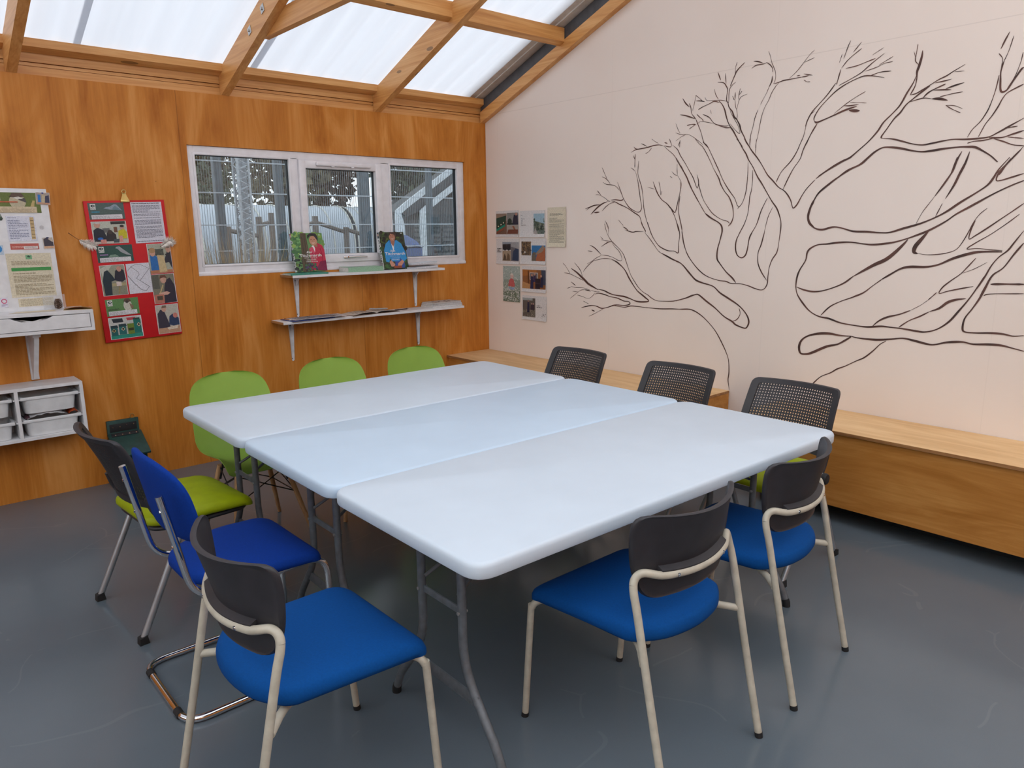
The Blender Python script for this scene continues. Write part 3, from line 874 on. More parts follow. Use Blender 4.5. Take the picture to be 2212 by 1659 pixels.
def paper(name, w, h, items, mat=None, parent=None, Mx=None, base=(238, 237, 234), th=.0008, curl=0.0, label=None):
    q = MB()
    q.add(grid(0, w, 0, h, -th, 8, 10), c=base)
    vs, fs = grid(0, w, 0, h, 0, 8, 10); q.add((vs, [f[::-1] for f in fs]), c=base)
    ring = [(0, 0), (w, 0), (w, h), (0, h)]
    for i in range(4):
        a, b = ring[i], ring[(i+1) % 4]
        q.add(([(a[0], 0, a[1]), (b[0], 0, b[1]), (b[0], -th, b[1]), (a[0], -th, a[1])], [(0, 1, 2, 3)]), c=base)
    prints(q, w, h, items, -th)
    if curl:
        for v in q.v:
            t = max(0, .3-v.z/h)/.3; u = v.x/w
            v.y -= curl*t*t*(.35+.65*abs(2*u-1)) + curl*.35*max(0, u-.7)**2/.09*(.5+.5*v.z/h)
    return obj(name, q, mat or M['print'], parent, smooth=30, M=Mx)

# ------------------------------------------------------------------ the painted tree on the right wall
q = MB()
rnd = random.Random(3)
for si, ln in enumerate(MURAL.strip().split('\n')):
    kind = ln[0]; parts = ln[1:].split(); wd = int(parts[0])/10000
    P = [Vector((0, -float(a.split(',')[0])/1000, float(a.split(',')[1])/1000)) for a in parts[1:]]
    C_ = catmull(P, 5) if len(P) > 2 else [P[0].lerp(P[1], t/5) for t in range(6)]
    N = len(C_); ph = rnd.random()*6; L = []; R_ = []
    for i, p in enumerate(C_):
        a = C_[max(0, i-1)]; b_ = C_[min(N-1, i+1)]; d = (b_-a)
        d = d.normalized() if d.length > 1e-7 else Vector((0, 0, 1))
        nn = Vector((0, -d.z, d.y)); t = i/(N-1)
        if kind == 't': k = .18+.82*sin(pi*min(1, max(0, t)))**.8
        else: k = min(1, .45+6*min(t, 1-t))*(.84+.2*sin(ph+9*t*max(1, N/25)))
        hw = wd*.60*k
        xo = -.0012-.000003*si
        L.append((xo, p.y+nn.y*hw, p.z+nn.z*hw)); R_.append((xo, p.y-nn.y*hw, p.z-nn.z*hw))
    vs = L+R_; fs = [(i, i+1, N+i+1, N+i) for i in range(N-1)]
    q.add((vs, fs))
tag(obj('tree_mural', q, M['paint'], smooth=0), 'bare branching tree painted in brown outline on the pale wall', 'mural')

# ------------------------------------------------------------------ sheets taped to the pale wall
GR = (60, 62, 66)
def wallpaper_sheet(y, z, w, h, items, label, base=(232, 229, 228), curl=.006, rot=0):
    Mx = T3(-.0005, y, z) @ RZ(-90) @ RY(rot)
    o = paper('photo_sheet', w, h, items, base=base, Mx=None, curl=curl)
    o.matrix_world = Mx
    return tag(o, label, 'poster', 'sheets taped to the pale wall')
sky = (176, 190, 204)
wallpaper_sheet(-.124, 1.48, .292, .212, [
    ('r', .02, .10, .46, .80, (120, 90, 74)), ('p', [(.02, .9), (.48, .9), (.48, .6), (.02, .72)], (150, 128, 112)),
    ('p', [(.02, .4), (.44, .62), (.46, .82), (.02, .72)], (34, 70, 60)), ('p', [(.02, .28), (.42, .48), (.44, .62), (.02, .4)], (28, 58, 50)),
    ('p', [(.03, .2), (.4, .4), (.42, .5), (.03, .3)], (26, 140, 116)), ('p', [(.03, .1), (.36, .28), (.4, .4), (.03, .2)], (140, 80, 58)),
    ('r', .09, .38, .05, .05, (226, 224, 196)), ('r', .21, .45, .05, .05, (226, 224, 196)), ('r', .32, .52, .05, .05, (226, 224, 196)),
    ('r', .5, .46, .48, .46, (140, 140, 138)), ('p', [(.72, .46), (.98, .46), (.96, .84), (.8, .84)], (36, 36, 58)), ('e', .9, .86, .05, .05, (190, 140, 124)),
    ('e', .62, .58, .09, .13, (44, 60, 52)), ('r', .5, .46, .26, .07, (38, 54, 48)), ('r', .5, .1, .48, .34, (168, 160, 150)),
    ('p', [(.5, .12), (.98, .12), (.98, .28), (.56, .28)], (120, 66, 48)), ('p', [(.72, .4), (.8, .42), (.9, .24), (.84, .22)], (150, 92, 66))],
    'photo sheet of green boxes on a bench, top left of the pale wall display')
wallpaper_sheet(-.43, 1.478, .295, .208, [
    ('r', .55, .12, .43, .76, (96, 110, 104)), ('p', [(.55, .62), (.98, .5), (.98, .88), (.55, .88)], (160, 190, 206)),
    ('n', .57, .14, .4, .56, 160, .010, [(60, 78, 62), (88, 100, 78), (46, 58, 52), (130, 134, 118)]), ('p', [(.55, .12), (.72, .12), (.62, .36)], (176, 168, 164)),
    ('T', 'Botanics', .05, .68, .045, GR, 0), ('T', 'Bird', .05, .60, .045, GR, 0), ('T', 'Box', .05, .52, .045, GR, 0), ('T', 'Experiment', .05, .44, .045, GR, 0), ('r', .04, .83, .06, .015, GR)],
    'title sheet with four short lines beside a leafy photo', curl=.01)
wallpaper_sheet(-.126, 1.256, .294, .208, [
    ('r', .27, .56, .36, .31, (60, 56, 60)), ('e', .38, .66, .07, .13, (36, 34, 42)), ('e', .54, .66, .07, .13, (36, 34, 42)), ('p', [(.27, .87), (.63, .87), (.63, .8), (.27, .78)], (150, 160, 172)),
    ('r', .27, .12, .36, .41, (176, 156, 132)), ('p', [(.3, .14), (.36, .42), (.42, .3), (.44, .14)], (90, 76, 62)), ('p', [(.44, .14), (.5, .44), (.58, .36), (.6, .14)], (110, 92, 72)),
    ('r', .64, .12, .34, .75, (112, 110, 116)), ('p', [(.64, .7), (.98, .6), (.98, .87), (.64, .87)], (168, 168, 170)), ('p', [(.7, .16), (.98, .14), (.98, .6), (.84, .62), (.74, .5)], (34, 60, 92)),
    ('t', .05, .45, .18, .26, 4, GR)], 'sheet with three photos and a narrow caption at their left', curl=.008)
wallpaper_sheet(-.435, 1.262, .30, .205, [
    ('r', .03, .34, .38, .54, (120, 96, 70)), ('n', .04, .36, .36, .5, 70, .009, [(90, 70, 50), (150, 122, 84), (70, 58, 50)]), ('e', .17, .46, .03, .04, (220, 214, 206)),
    ('r', .44, .13, .54, .60, (42, 118, 178)), ('p', [(.6, .13), (.98, .13), (.98, .66), (.88, .72), (.66, .44)], (176, 98, 58)), ('p', [(.6, .42), (.88, .74), (.98, .66), (.98, .54), (.6, .36)], (150, 128, 110)),
    ('p', [(.44, .13), (.62, .13), (.6, .46), (.52, .48), (.46, .4)], (104, 96, 84)), ('r', .82, .13, .04, .22, (70, 44, 36))],
    'sheet with a photo of an orange barn under blue sky', curl=.008)
wallpaper_sheet(-.209, .942, .215, .298, [
    ('r', 0, 0, 1, 1, (150, 164, 152)), ('r', 0, .62, 1, .38, (176, 192, 186)), ('r', 0, 0, 1, .3, (112, 128, 108)),
    ('n', .02, .02, .96, .96, 260, .0045, [(228, 232, 226), (206, 214, 206), (132, 150, 128)]),
    ('n', .02, .02, .96, .4, 220, .0035, [(246, 246, 244), (250, 250, 250)]),
    ('p', [(.3, .44), (.36, .6), (.46, .66), (.62, .64), (.7, .46), (.64, .42)], (208, 104, 104)), ('e', .53, .72, .1, .07, (226, 194, 186)), ('p', [(.3, .4), (.7, .4), (.62, .34), (.4, .35)], (150, 172, 206)), ('e', .53, .77, .09, .03, (232, 222, 210))],
    'tall photo of a person in a pink top sitting among white flowers', base=(170, 180, 172), curl=.003)
wallpaper_sheet(-.448, 1.036, .29, .208, [
    ('r', .02, .13, .96, .74, (150, 96, 56)), ('p', [(.02, .62), (.6, .66), (.6, .87), (.02, .87)], (178, 112, 54)), ('r', .32, .48, .34, .28, (214, 210, 206)), ('r', .34, .5, .30, .24, (120, 112, 110)),
    ('r', .8, .3, .18, .57, (62, 72, 92)), ('r', .25, .13, .04, .7, (96, 56, 36)), ('p', [(.02, .13), (.4, .13), (.36, .3), (.02, .4)], (196, 146, 96)),
    ('p', [(.35, .13), (.48, .13), (.48, .6), (.38, .62)], (40, 42, 78)), ('e', .42, .66, .035, .05, (196, 146, 126)), ('p', [(.48, .4), (.58, .4), (.58, .66), (.5, .66)], (56, 44, 84)), ('e', .53, .70, .035, .05, (196, 146, 126)),
    ('p', [(.76, .2), (.88, .2), (.88, .6), (.78, .6)], (36, 40, 72)), ('e', .8, .64, .035, .05, (196, 146, 126)), ('r', .56, .14, .2, .40, (36, 26, 40)), ('r', .56, .34, .2, .02, (70, 60, 76))],
    'sheet with a photo of people standing around a dark barrel', curl=.009)
wallpaper_sheet(-.449, .806, .293, .200, [
    ('r', .02, .12, .52, .78, (104, 96, 90)), ('r', .02, .12, .52, .3, (122, 116, 104)), ('n', .03, .13, .5, .3, 90, .005, [(150, 144, 130), (88, 82, 72)]), ('r', .03, .8, .4, .1, (170, 178, 178)),
    ('p', [(.2, .3), (.3, .3), (.3, .74), (.22, .74)], (40, 44, 72)), ('e', .26, .78, .03, .045, (150, 120, 110)), ('p', [(.34, .42), (.5, .42), (.5, .64), (.36, .64)], (62, 52, 66)), ('e', .4, .67, .025, .035, (190, 150, 138)), ('e', .47, .67, .025, .035, (190, 150, 138)),
    ('t', .6, .52, .32, .12, 2, GR), ('n', .82, .2, .14, .1, 10, .004, [(80, 40, 40), (50, 50, 54)])],
    'lowest photo sheet, dim outdoor picture fading to a blank right half', curl=.008)
o = paper('notice_sheet', .205, .302, [('t', .12, .78, .76, .1, 4, (110, 108, 92)), ('t', .1, .10, .8, .64, 26, (128, 126, 110))], base=(232, 222, 198), curl=.012)
o.matrix_world = T3(-.0005, -.753, 1.402) @ RZ(-90)
tag(o, 'cream typed notice right of the photo sheets on the pale wall', 'notice')

# ------------------------------------------------------------------ red display board
SK = (206, 160, 140)
rb = empty('display_board', (-2.8385, -.004, 1.3165), 0, 'tall red display board with bird pictures and workshop photos hung on the plywood', 'board')
rb.rotation_euler = (0, radians(-2.0), 0)
BW, BH = .452, .845
q = MB().add(rbox(-BW/2, BW/2, -.014, 0, -BH/2, BH/2, .002), c=None)
M['red'] = plain('bright_red_board', (200, 10, 22), .6, var=.03)
obj('panel', q, M['red'], rb)
def onred(name, x0, z1, w, h, items, base=(236, 234, 236), label=None):
    o = paper(name, w, h, items, parent=rb, base=base)
    o.location = (x0-BW/2, -.0145, BH/2-z1-h)
    if label: o['label'] = label
    return o
def birdcard(bgc, tint, bird):
    it = [('r', 0, 0, 1, 1, bgc), ('r', .06, .6, .15, .34, (232, 234, 230)), ('e', .135, .82, .06, .07, (34, 58, 60)), ('e', .145, .82, .025, .03, (232, 234, 230)), ('T', 'BTO', .07, .63, .1, (40, 58, 60), .01, .13),
          ('r', .08, .42, .22, .07, tint)] + bird + [('r', .06, .02, .86, .26, (232, 232, 236)), ('t', .08, .05, .8, .2, 5, (150, 150, 156))]
    return it
onred('photo', .020, .012, .195, .096, birdcard((84, 104, 100), (58, 150, 178), [('p', [(.42, .66), (.5, .74), (.6, .76), (.72, .9), (.8, .88), (.94, .5), (.8, .56), (.6, .58)], (150, 164, 178)), ('p', [(.66, .6), (.74, .82), (.94, .5)], (112, 140, 150))]), label='picture card of a grey blue bird, top left')
onred('photo', .022, .120, .192, .132, [
    ('r', .01, .01, .98, .98, (196, 200, 186)), ('r', .55, .86, .42, .13, (58, 56, 52)), ('r', .62, .5, .1, .24, (120, 78, 58)), ('r', .3, .5, .2, .2, (110, 112, 110)),
    ('p', [(.02, .1), (.04, .62), (.16, .74), (.32, .62), (.42, .2), (.4, .08)], (34, 40, 54)), ('e', .16, .85, .09, .13, SK), ('e', .17, .94, .08, .05, (206, 196, 190)),
    ('p', [(.36, .04), (.4, .48), (.52, .62), (.66, .4), (.66, .04)], (46, 40, 44)), ('e', .5, .52, .07, .1, (70, 58, 56)),
    ('p', [(.72, .22), (.74, .56), (.9, .66), (.98, .5), (.98, .2)], (206, 192, 40)), ('e', .86, .7, .06, .09, SK), ('e', .86, .77, .06, .06, (40, 40, 44)),
    ('r', .01, .01, .98, .1, (208, 200, 190)), ('e', .2, .24, .08, .06, (40, 110, 196)), ('r', .2, .02, .16, .18, (220, 150, 138)), ('r', .74, .06, .1, .28, (220, 156, 146)), ('p', [(.56, .04), (.58, .2), (.74, .2), (.72, .04)], (70, 82, 88))], label='photo of people in dark coats at a work table')
onred('photo', .028, .262, .200, .100, birdcard((44, 84, 76), (150, 120, 170), [('p', [(.52, .82), (.56, .9), (.64, .92), (.7, .8), (.96, .34), (.8, .42), (.66, .58), (.58, .78)], (164, 168, 172)), ('p', [(.3, .3), (.36, .44), (.5, .46), (.6, .32)], (128, 158, 140))]), label='picture card of a pale bird of prey')
onred('photo', .028, .378, .140, .184, [
    ('r', .02, .01, .96, .98, (158, 160, 142)), ('r', .02, .01, .96, .42, (140, 140, 120)), ('p', [(.02, .9), (.3, .99), (.5, .99), (.1, .6)], (196, 196, 184)),
    ('p', [(.08, .02), (.06, .5), (.16, .8), (.3, .84), (.46, .66), (.56, .5), (.4, .46), (.36, .02)], (24, 46, 58)), ('p', [(.52, .5), (.6, .8), (.78, .92), (.94, .8), (.98, .5), (.8, .42)], (34, 36, 52)), ('e', .76, .86, .1, .09, (200, 152, 134)),
    ('r', .4, .3, .58, .1, (176, 164, 124)), ('r', .58, .3, .2, .14, (222, 206, 200)), ('p', [(.6, .04), (.66, .04), (.72, .3), (.66, .3)], (150, 136, 96))], label='photo of two people bent over a bench')
onred('map_sheet', .176, .378, .137, .184, [
    ('n', .05, .05, .9, .9, 60, .003, [(214, 212, 220), (204, 204, 214)]),
    ('L', [(.06, .78), (.2, .9), (.4, .96), (.6, .95), (.96, .8), (.5, .42), (.36, .5), (.5, .62), (.48, .7), (.2, .9)], .0018, (70, 72, 82)),
    ('L', [(.5, .42), (.86, .2), (.7, .06), (.5, .12), (.24, .36), (.02, .6)], .0022, (52, 54, 66)), ('L', [(.02, .6), (.0, .74), (.06, .78)], .001, (120, 120, 130))], base=(222, 222, 232), label='white map sheet with outlined plots')
onred('photo', .030, .584, .186, .102, birdcard((96, 142, 84), (96, 142, 84), [('e', .66, .55, .13, .34, (206, 204, 190)), ('p', [(.54, .82), (.6, .98), (.72, .98), (.78, .8), (.66, .74)], (92, 72, 60)), ('e', .65, .78, .05, .08, (60, 52, 48)), ('p', [(.72, .7), (.84, .5), (.8, .3), (.74, .4)], (140, 116, 92)), ('t', .06, .34, .34, .1, 2, (70, 80, 66))]), label='picture card of a small round sparrow like bird on green')
onred('photo', .031, .696, .188, .134, [
    ('r', .02, .02, .96, .96, (206, 208, 204)), ('r', .02, .02, .96, .17, (30, 150, 132)), ('p', [(.1, .94), (.42, .94), (.44, .76), (.14, .76)], (34, 42, 52)), ('p', [(.54, .94), (.82, .94), (.8, .82), (.56, .82)], (200, 70, 84)),
    ('r', .04, .16, .2, .48, (26, 104, 104)), ('p', [(.04, .64), (.24, .64), (.26, .52), (.04, .52)], (30, 60, 70)), ('r', .28, .2, .22, .48, (26, 112, 112)), ('p', [(.28, .68), (.5, .68), (.52, .56), (.28, .56)], (34, 66, 72)),
    ('r', .54, .18, .2, .48, (112, 138, 46)), ('r', .56, .34, .16, .12, (50, 56, 34)), ('r', .74, .2, .22, .62, (20, 118, 108)), ('r', .74, .82, .2, .08, (36, 62, 60)),
    ('p', [(.83, .58), (.89, .68), (.95, .58), (.89, .48)], (226, 206, 170)), ('e', .89, .58, .03, .05, (24, 40, 44)), ('p', [(.34, .44), (.4, .54), (.46, .44), (.4, .36)], (226, 206, 170)), ('e', .4, .45, .03, .05, (24, 40, 44)), ('p', [(.06, .4), (.12, .5), (.18, .4), (.12, .32)], (206, 186, 120)), ('e', .12, .41, .03, .05, (24, 40, 44))], label='photo of a row of painted nest boxes')
onred('text_sheet', .254, .012, .178, .246, [('t', .04, .95, .9, .035, 1, (60, 62, 76)), ('t', .04, .74, .9, .19, 7, (104, 106, 124)), ('t', .06, .36, .86, .36, 12, (104, 106, 124)), ('t', .06, .03, .88, .31, 10, (104, 106, 124))], base=(222, 222, 234), label='white typed sheet, top right')
onred('photo', .311, .266, .139, .184, [
    ('r', .02, .01, .96, .98, (176, 178, 160)), ('r', .08, .6, .6, .22, (82, 86, 76)), ('n', .08, .62, .8, .2, 24, .006, [(60, 66, 58), (120, 124, 108)]),
    ('p', [(.06, .02), (.08, .6), (.16, .66), (.4, .56), (.42, .06)], (34, 110, 182)), ('e', .2, .7, .12, .12, SK), ('e', .2, .78, .13, .09, (176, 140, 100)),
    ('p', [(.98, .1), (.98, .72), (.8, .68), (.66, .4), (.7, .34), (.86, .36)], (42, 40, 54)), ('e', .88, .8, .1, .12, SK), ('e', .88, .9, .11, .07, (150, 128, 110)),
    ('r', .02, .01, .96, .1, (186, 124, 88)), ('p', [(.4, .04), (.38, .62), (.66, .6), (.74, .05)], (206, 184, 140))], label='photo of two people holding up a wooden box, upper right')
onred('photo', .311, .455, .138, .184, [
    ('r', .02, .01, .96, .98, (128, 124, 106)), ('r', .02, .5, .3, .48, (92, 92, 82)), ('p', [(.44, .0), (.5, .5), (.6, .78), (.8, .86), (.96, .6), (.98, .02)], (42, 36, 54)), ('e', .5, .8, .13, .12, SK), ('p', [(.34, .84), (.4, .96), (.6, .96), (.68, .84), (.52, .88)], (108, 68, 50)),
    ('p', [(.24, .36), (.6, .4), (.74, .34), (.6, .28), (.26, .28)], (214, 168, 150)), ('r', .02, .01, .42, .3, (190, 120, 100)), ('r', .14, .12, .24, .14, (84, 70, 54)), ('p', [(.26, .34), (.44, .64), (.48, .62), (.32, .34)], (200, 176, 128))], label='photo of a person in dark top sawing wood')
onred('photo', .309, .648, .138, .184, [
    ('r', .02, .01, .96, .98, (192, 188, 176)), ('r', .02, .01, .96, .22, (196, 152, 122)), ('p', [(.04, .2), (.06, .7), (.2, .84), (.36, .78), (.5, .4), (.56, .2)], (52, 48, 66)), ('e', .36, .86, .11, .11, SK), ('p', [(.26, .88), (.3, .97), (.46, .97), (.48, .9)], (120, 96, 78)),
    ('p', [(.5, .3), (.56, .58), (.7, .66), (.96, .5), (.96, .26), (.7, .24)], (36, 58, 96)), ('e', .82, .6, .1, .09, (206, 130, 116)), ('p', [(.4, .2), (.9, .26), (.86, .14), (.46, .12)], (226, 208, 186))], label='photo of two people writing at a table, lower right')
# brass bulldog clip on the top edge
q = MB().add(prism([(-.024, 0), (.024, 0), (.012, .03), (.010, .042), (-.010, .042), (-.012, .03)], lambda a, b: Vector((a, -.022, b)), lambda a, b: Vector((a, -.020, b))))
q.add(tube([(.011*cos(t*pi/8), -.021, .05+.011*sin(t*pi/8)) for t in range(16)], .0028, 8, True)).add(rbox(-.025, .025, -.026, .002, -.012, .004, .003))
o = obj('bulldog_clip', q, M['brass'], rb); o.location = (0, 0, BH/2)
# two feathers tucked behind the edges
def feather(name, path, quill_len, wid, parent, label, seed):
    rr = random.Random(seed); q = MB(); C_ = catmull(path, 8); N = len(C_)
    q.add(tube(C_, [max(.0006, .0018*(1-i/N)) for i in range(N)], 6), m=0)
    for i in range(int(N*quill_len), N):
        t = (i/N-quill_len)/(1-quill_len); wv = wid*sin(pi*min(1, .12+t*.86))**.7
        d = (C_[min(N-1, i+1)]-C_[i-1]).normalized()
        for s in (1, -1):
            for k in range(7):
                side = Vector((-d.z, 0, d.x))*s; lng = wv*rr.uniform(.5, 1.25)
                b0 = C_[i].lerp(C_[min(N-1, i+1)], k/7)
                tip = b0 + side*lng + d*lng*rr.uniform(.3, .9) + Vector((0, rr.uniform(-.012, .002), -.004*rr.random()))
                mid = b0.lerp(tip, .5)+Vector((0, -.004, -.002)); ww = d*.0011
                q.add(([b0-ww, b0+ww, mid+ww*.8, tip, mid-ww*.8], [(0, 1, 2, 3, 4)]), m=1)
    o = obj(name, q, [M['quill'], M['down']], parent, smooth=0); o['label'] = label; return o
feather('feather', [(-.330, -.016, .245), (-.285, -.020, .205), (-.245, -.024, .180), (-.200, -.026, .160)], .36, .032, rb, 'pale downy feather with brown quill at the left edge', 1)
feather('feather', [(.165, -.018, .135), (.195, -.022, .155), (.225, -.024, .170), (.243, -.022, .150)], .05, .030, rb, 'white downy feather at the right edge', 2)
# ------------------------------------------------------------------ two wall shelves on brackets
def bracket(parent, x, ztop, drop, depth):
    q = MB()
    tp = [(x-.019, ztop), (x+.019, ztop), (x+.008, ztop-drop+.006), (x+.004, ztop-drop), (x-.004, ztop-drop), (x-.008, ztop-drop+.006)]
    q.add(prism(tp, lambda a, b: Vector((a, 0, b)), lambda a, b: Vector((a, -.004, b))))
    tp = [(x-.019, 0), (x+.019, 0), (x+.008, -depth), (x-.008, -depth)]
    q.add(prism(tp, lambda a, b: Vector((a, b, ztop)), lambda a, b: Vector((a, b, ztop-.004))))
    for sx in (-1, 1):
        q.add(([(x+sx*.019, -.002, ztop), (x+sx*.008, -.002, ztop-drop+.006), (x+sx*.008, -.008, ztop-drop+.006), (x+sx*.019, -.016, ztop-.016), (x+sx*.008, -depth, ztop-.008), (x+sx*.008, -depth, ztop)], [(0, 1, 2, 3), (0, 3, 4, 5), (3, 2, 1, 0), (5, 4, 3, 0)]))
    # tapering pressed web
    pl = [(-.004, ztop-.07), (-.004, ztop-.004), (-.07, ztop-.004)]
    q.add(prism(pl, lambda a, b: Vector((x-.003, a, b)), lambda a, b: Vector((x+.003, a, b))))
    for z in (ztop-.03, ztop-drop+.02):
        q.add(cyl((x-.006, -.0075, z), (x-.006, -.005, z), .0035, 8), m=1)
    obj('shelf_bracket', q, [M['metal_white'], M['gasket']], parent)
def shelf(name, x0, x1, z, bx, drop, label):
    s = empty(name, ((x0+x1)/2, -.001, z), 0, label, 'shelf', 'wall shelves under the window')
    q = MB().add(rbox(x0-(x0+x1)/2, x1-(x0+x1)/2, -.200, 0, -.018, 0, .0015, 1))
    obj('shelf_board', q, M['white'], s)
    q = MB().add(box(x0-(x0+x1)/2-.0012, x0-(x0+x1)/2, -.196, -.002, -.0175, -.001)); o = obj('raw_end', q, M['ply_edge'], s, smooth=0); o['label'] = 'bare wood end of the board'
    for b_ in bx: bracket(s, b_-(x0+x1)/2, -.018, drop, .17)
    return s
Z1, Z2 = 1.247, .932
shelf('wall_shelf', -1.895, -.606, Z1, (-1.783, -.765), .29, 'upper white wall shelf right under the window')
shelf('wall_shelf', -1.985, -.420, Z2, (-1.845, -.752), .29, 'lower white wall shelf holding papers and a clipboard')

def book(name, w, h, th, cover_items, spine_items, label, base, group=None):
    """standing book, origin bottom left of the front cover; front faces -y, spine at x = 0"""
    b_ = empty(name, (0, 0, 0), 0, label, 'book', group)
    q = MB().add(rbox(.003, w-.004, .003, th-.003, .003, h-.003, .001, 1)); obj('pages', q, M['paper'], b_)
    q = MB(); q.add(box(0, w, 0, .002, 0, h), c=base); q.add(box(0, w, th-.002, th, 0, h), c=base)
    prints(q, w, h, cover_items, 0, .0002); obj('cover', q, M['gloss'], b_, smooth=0)
    q = MB(); q.add(rbox(-.0015, .002, 0, th, 0, h, .001, 1), c=(236, 236, 236))
    q2 = MB(); prints(q2, th, h, spine_items, 0, .0002)
    for v in q2.v: v.x, v.y = -.0015+v.y, th-v.x
    for f, c in zip(q2.f, q2.c): q.f.append([i+len(q.v) for i in f]); q.m.append(0); q.c.append(c)
    q.v += q2.v
    obj('spine', q, M['gloss'], b_, smooth=0)
    return b_
def spine_text(top):
    it = [('r', 0, .84, 1, .16, top), ('e', .5, .93, .36, .035, SK)]
    z = .80
    rr = random.Random(5)
    while z > .08:
        l = rr.uniform(.03, .06); it.append(('r', .3, z-l, .36, l, (46, 46, 54))); z -= l+.018
    return it
WHT = (244, 244, 244)
redb = book('gardening_book', .238, .272, .024, [
    ('r', 0, 0, 1, 1, (104, 152, 92)), ('n', 0, .4, .34, .6, 60, .018, [(120, 176, 110), (84, 136, 80), (150, 186, 96), (70, 118, 74)]),
    ('n', .0, 0, .5, .4, 60, .014, [(60, 92, 62), (46, 70, 60), (104, 130, 70), (36, 48, 48)]), ('n', .66, .5, .34, .5, 30, .014, [(140, 176, 80), (116, 156, 84)]),
    ('p', [(.2, 0), (.24, .5), (.28, 1), (.46, 1), (.48, .6), (.46, 0)], (92, 80, 62)), ('L', [(.3, .1), (.32, .9)], .003, (60, 52, 42)), ('L', [(.38, .2), (.4, .95)], .003, (64, 56, 44)), ('L', [(.43, .1), (.44, .7)], .002, (120, 104, 84)),
    ('p', [(.46, .02), (.5, .3), (.5, .58), (.62, .64), (.76, .76), (.94, .68), (1.0, .56), (1.0, .02)], (200, 44, 78)), ('p', [(.62, .02), (.8, .25), (1, .28), (1, 0)], (130, 26, 70)),
    ('p', [(.5, .6), (.66, .66), (.72, .52), (.62, .44)], (216, 84, 112)), ('p', [(.58, .66), (.64, .62), (.67, .5), (.7, .6), (.66, .68)], (244, 240, 240)),
    ('p', [(.66, .66), (.78, .62), (.8, .78), (.68, .8)], (176, 120, 96)), ('e', .67, .80, .13, .125, (204, 150, 122)), ('p', [(.5, .84), (.5, .94), (.6, 1), (.78, .99), (.84, .9), (.82, .78), (.78, .84), (.72, .92), (.58, .93)], (46, 44, 48)),
    ('e', .61, .83, .018, .010, (60, 40, 36)), ('e', .71, .83, .018, .010, (60, 40, 36)), ('p', [(.6, .745), (.66, .725), (.73, .75), (.66, .738)], (240, 230, 224)), ('L', [(.655, .83), (.64, .78), (.67, .775)], .0016, (150, 100, 84)),
    ('L', [(.86, .6), (.9, .4), (.86, .2)], .004, (150, 24, 56)), ('L', [(.6, .5), (.62, .2)], .003, (160, 30, 66)), ('n', .3, .02, .36, .18, 36, .010, [(90, 70, 110), (60, 50, 80), (70, 110, 80)]),
    ('T', 'Alan', .39, .475, .062, WHT, .012), ('T', 'Titchmarsh', .15, .385, .075, WHT, .012, .72), ('T', 'HOW TO BE A', .3, .335, .034, (226, 220, 214), 0, .42), ('T', 'GARDENER', .36, .285, .034, (226, 220, 214), 0, .32),
    ('T', 'SECRETS OF SUCCESS', .34, .245, .02, WHT, .01, .38), ('T', 'BBC', .86, .935, .024, WHT, .01)], spine_text((150, 36, 40)),
    'gardening book with man in red shirt on its green cover, propped against window', (100, 140, 90), 'books on the upper shelf')
redb.location = (-1.812, -.098, Z1+.0165); redb.rotation_euler = (radians(-11), 0, radians(2))
blub = book('gardening_book', .222, .284, .026, [
    ('r', 0, 0, 1, 1, (56, 66, 44)), ('n', 0, .4, 1, .6, 90, .016, [(44, 40, 32), (60, 76, 44), (36, 34, 30), (84, 104, 52)]), ('n', 0, 0, .3, .6, 40, .012, [(70, 110, 60), (50, 84, 50)]), ('n', .78, 0, .22, .5, 30, .012, [(60, 110, 60), (44, 80, 50)]),
    ('p', [(.46, .02), (.5, .3), (.86, .3), (.86, .02)], (56, 84, 160)),
    ('p', [(.12, .2), (.1, .5), (.2, .68), (.36, .78), (.5, .74), (.66, .78), (.84, .68), (.96, .44), (.98, .26), (.82, .18), (.7, .3), (.66, .2), (.34, .2), (.3, .3), (.24, .18)], (52, 152, 220)),
    ('p', [(.34, .78), (.44, .56), (.48, .56), (.62, .78), (.5, .72)], (40, 124, 196)), ('p', [(.42, .72), (.47, .5), (.5, .5), (.56, .74)], (240, 242, 246)), ('p', [(.4, .84), (.42, .7), (.5, .6), (.57, .7), (.6, .84)], (172, 116, 96)),
    ('e', .5, .87, .125, .12, (190, 132, 108)), ('p', [(.38, .88), (.4, 1), (.62, 1), (.68, .92), (.64, .82), (.6, .92), (.46, .96)], (74, 48, 40)), ('e', .45, .9, .018, .008, (50, 34, 32)), ('e', .55, .9, .018, .008, (50, 34, 32)), ('p', [(.44, .82), (.5, .80), (.57, .825), (.5, .812)], (236, 226, 220)), ('L', [(.5, .9), (.485, .855), (.51, .85)], .0016, (140, 92, 78)),
    ('p', [(.24, .18), (.32, .24), (.46, .12), (.42, .06), (.3, .06)], (206, 150, 126)), ('p', [(.78, .24), (.84, .18), (.7, .06), (.56, .06), (.58, .14)], (206, 146, 124)), ('r', .4, .01, .32, .07, (150, 76, 52)),
    ('T', 'Alan', .34, .46, .062, WHT, .012), ('T', 'Titchmarsh', .12, .375, .078, WHT, .012, .8), ('T', 'HOW TO BE A', .3, .325, .032, (150, 196, 236), 0, .42), ('T', 'GARDENER', .36, .275, .032, (150, 196, 236), 0, .32), ('T', 'BACK TO BASICS', .36, .235, .02, WHT, .01, .3), ('T', 'BBC', .86, .95, .022, WHT, .01)],
    spine_text((40, 44, 50)), 'gardening book with man in blue shirt on its cover, propped against window', (50, 60, 44), 'books on the upper shelf')
blub.location = (-1.098, -.092, Z1+.0058); blub.rotation_euler = (radians(-12), 0, radians(0))

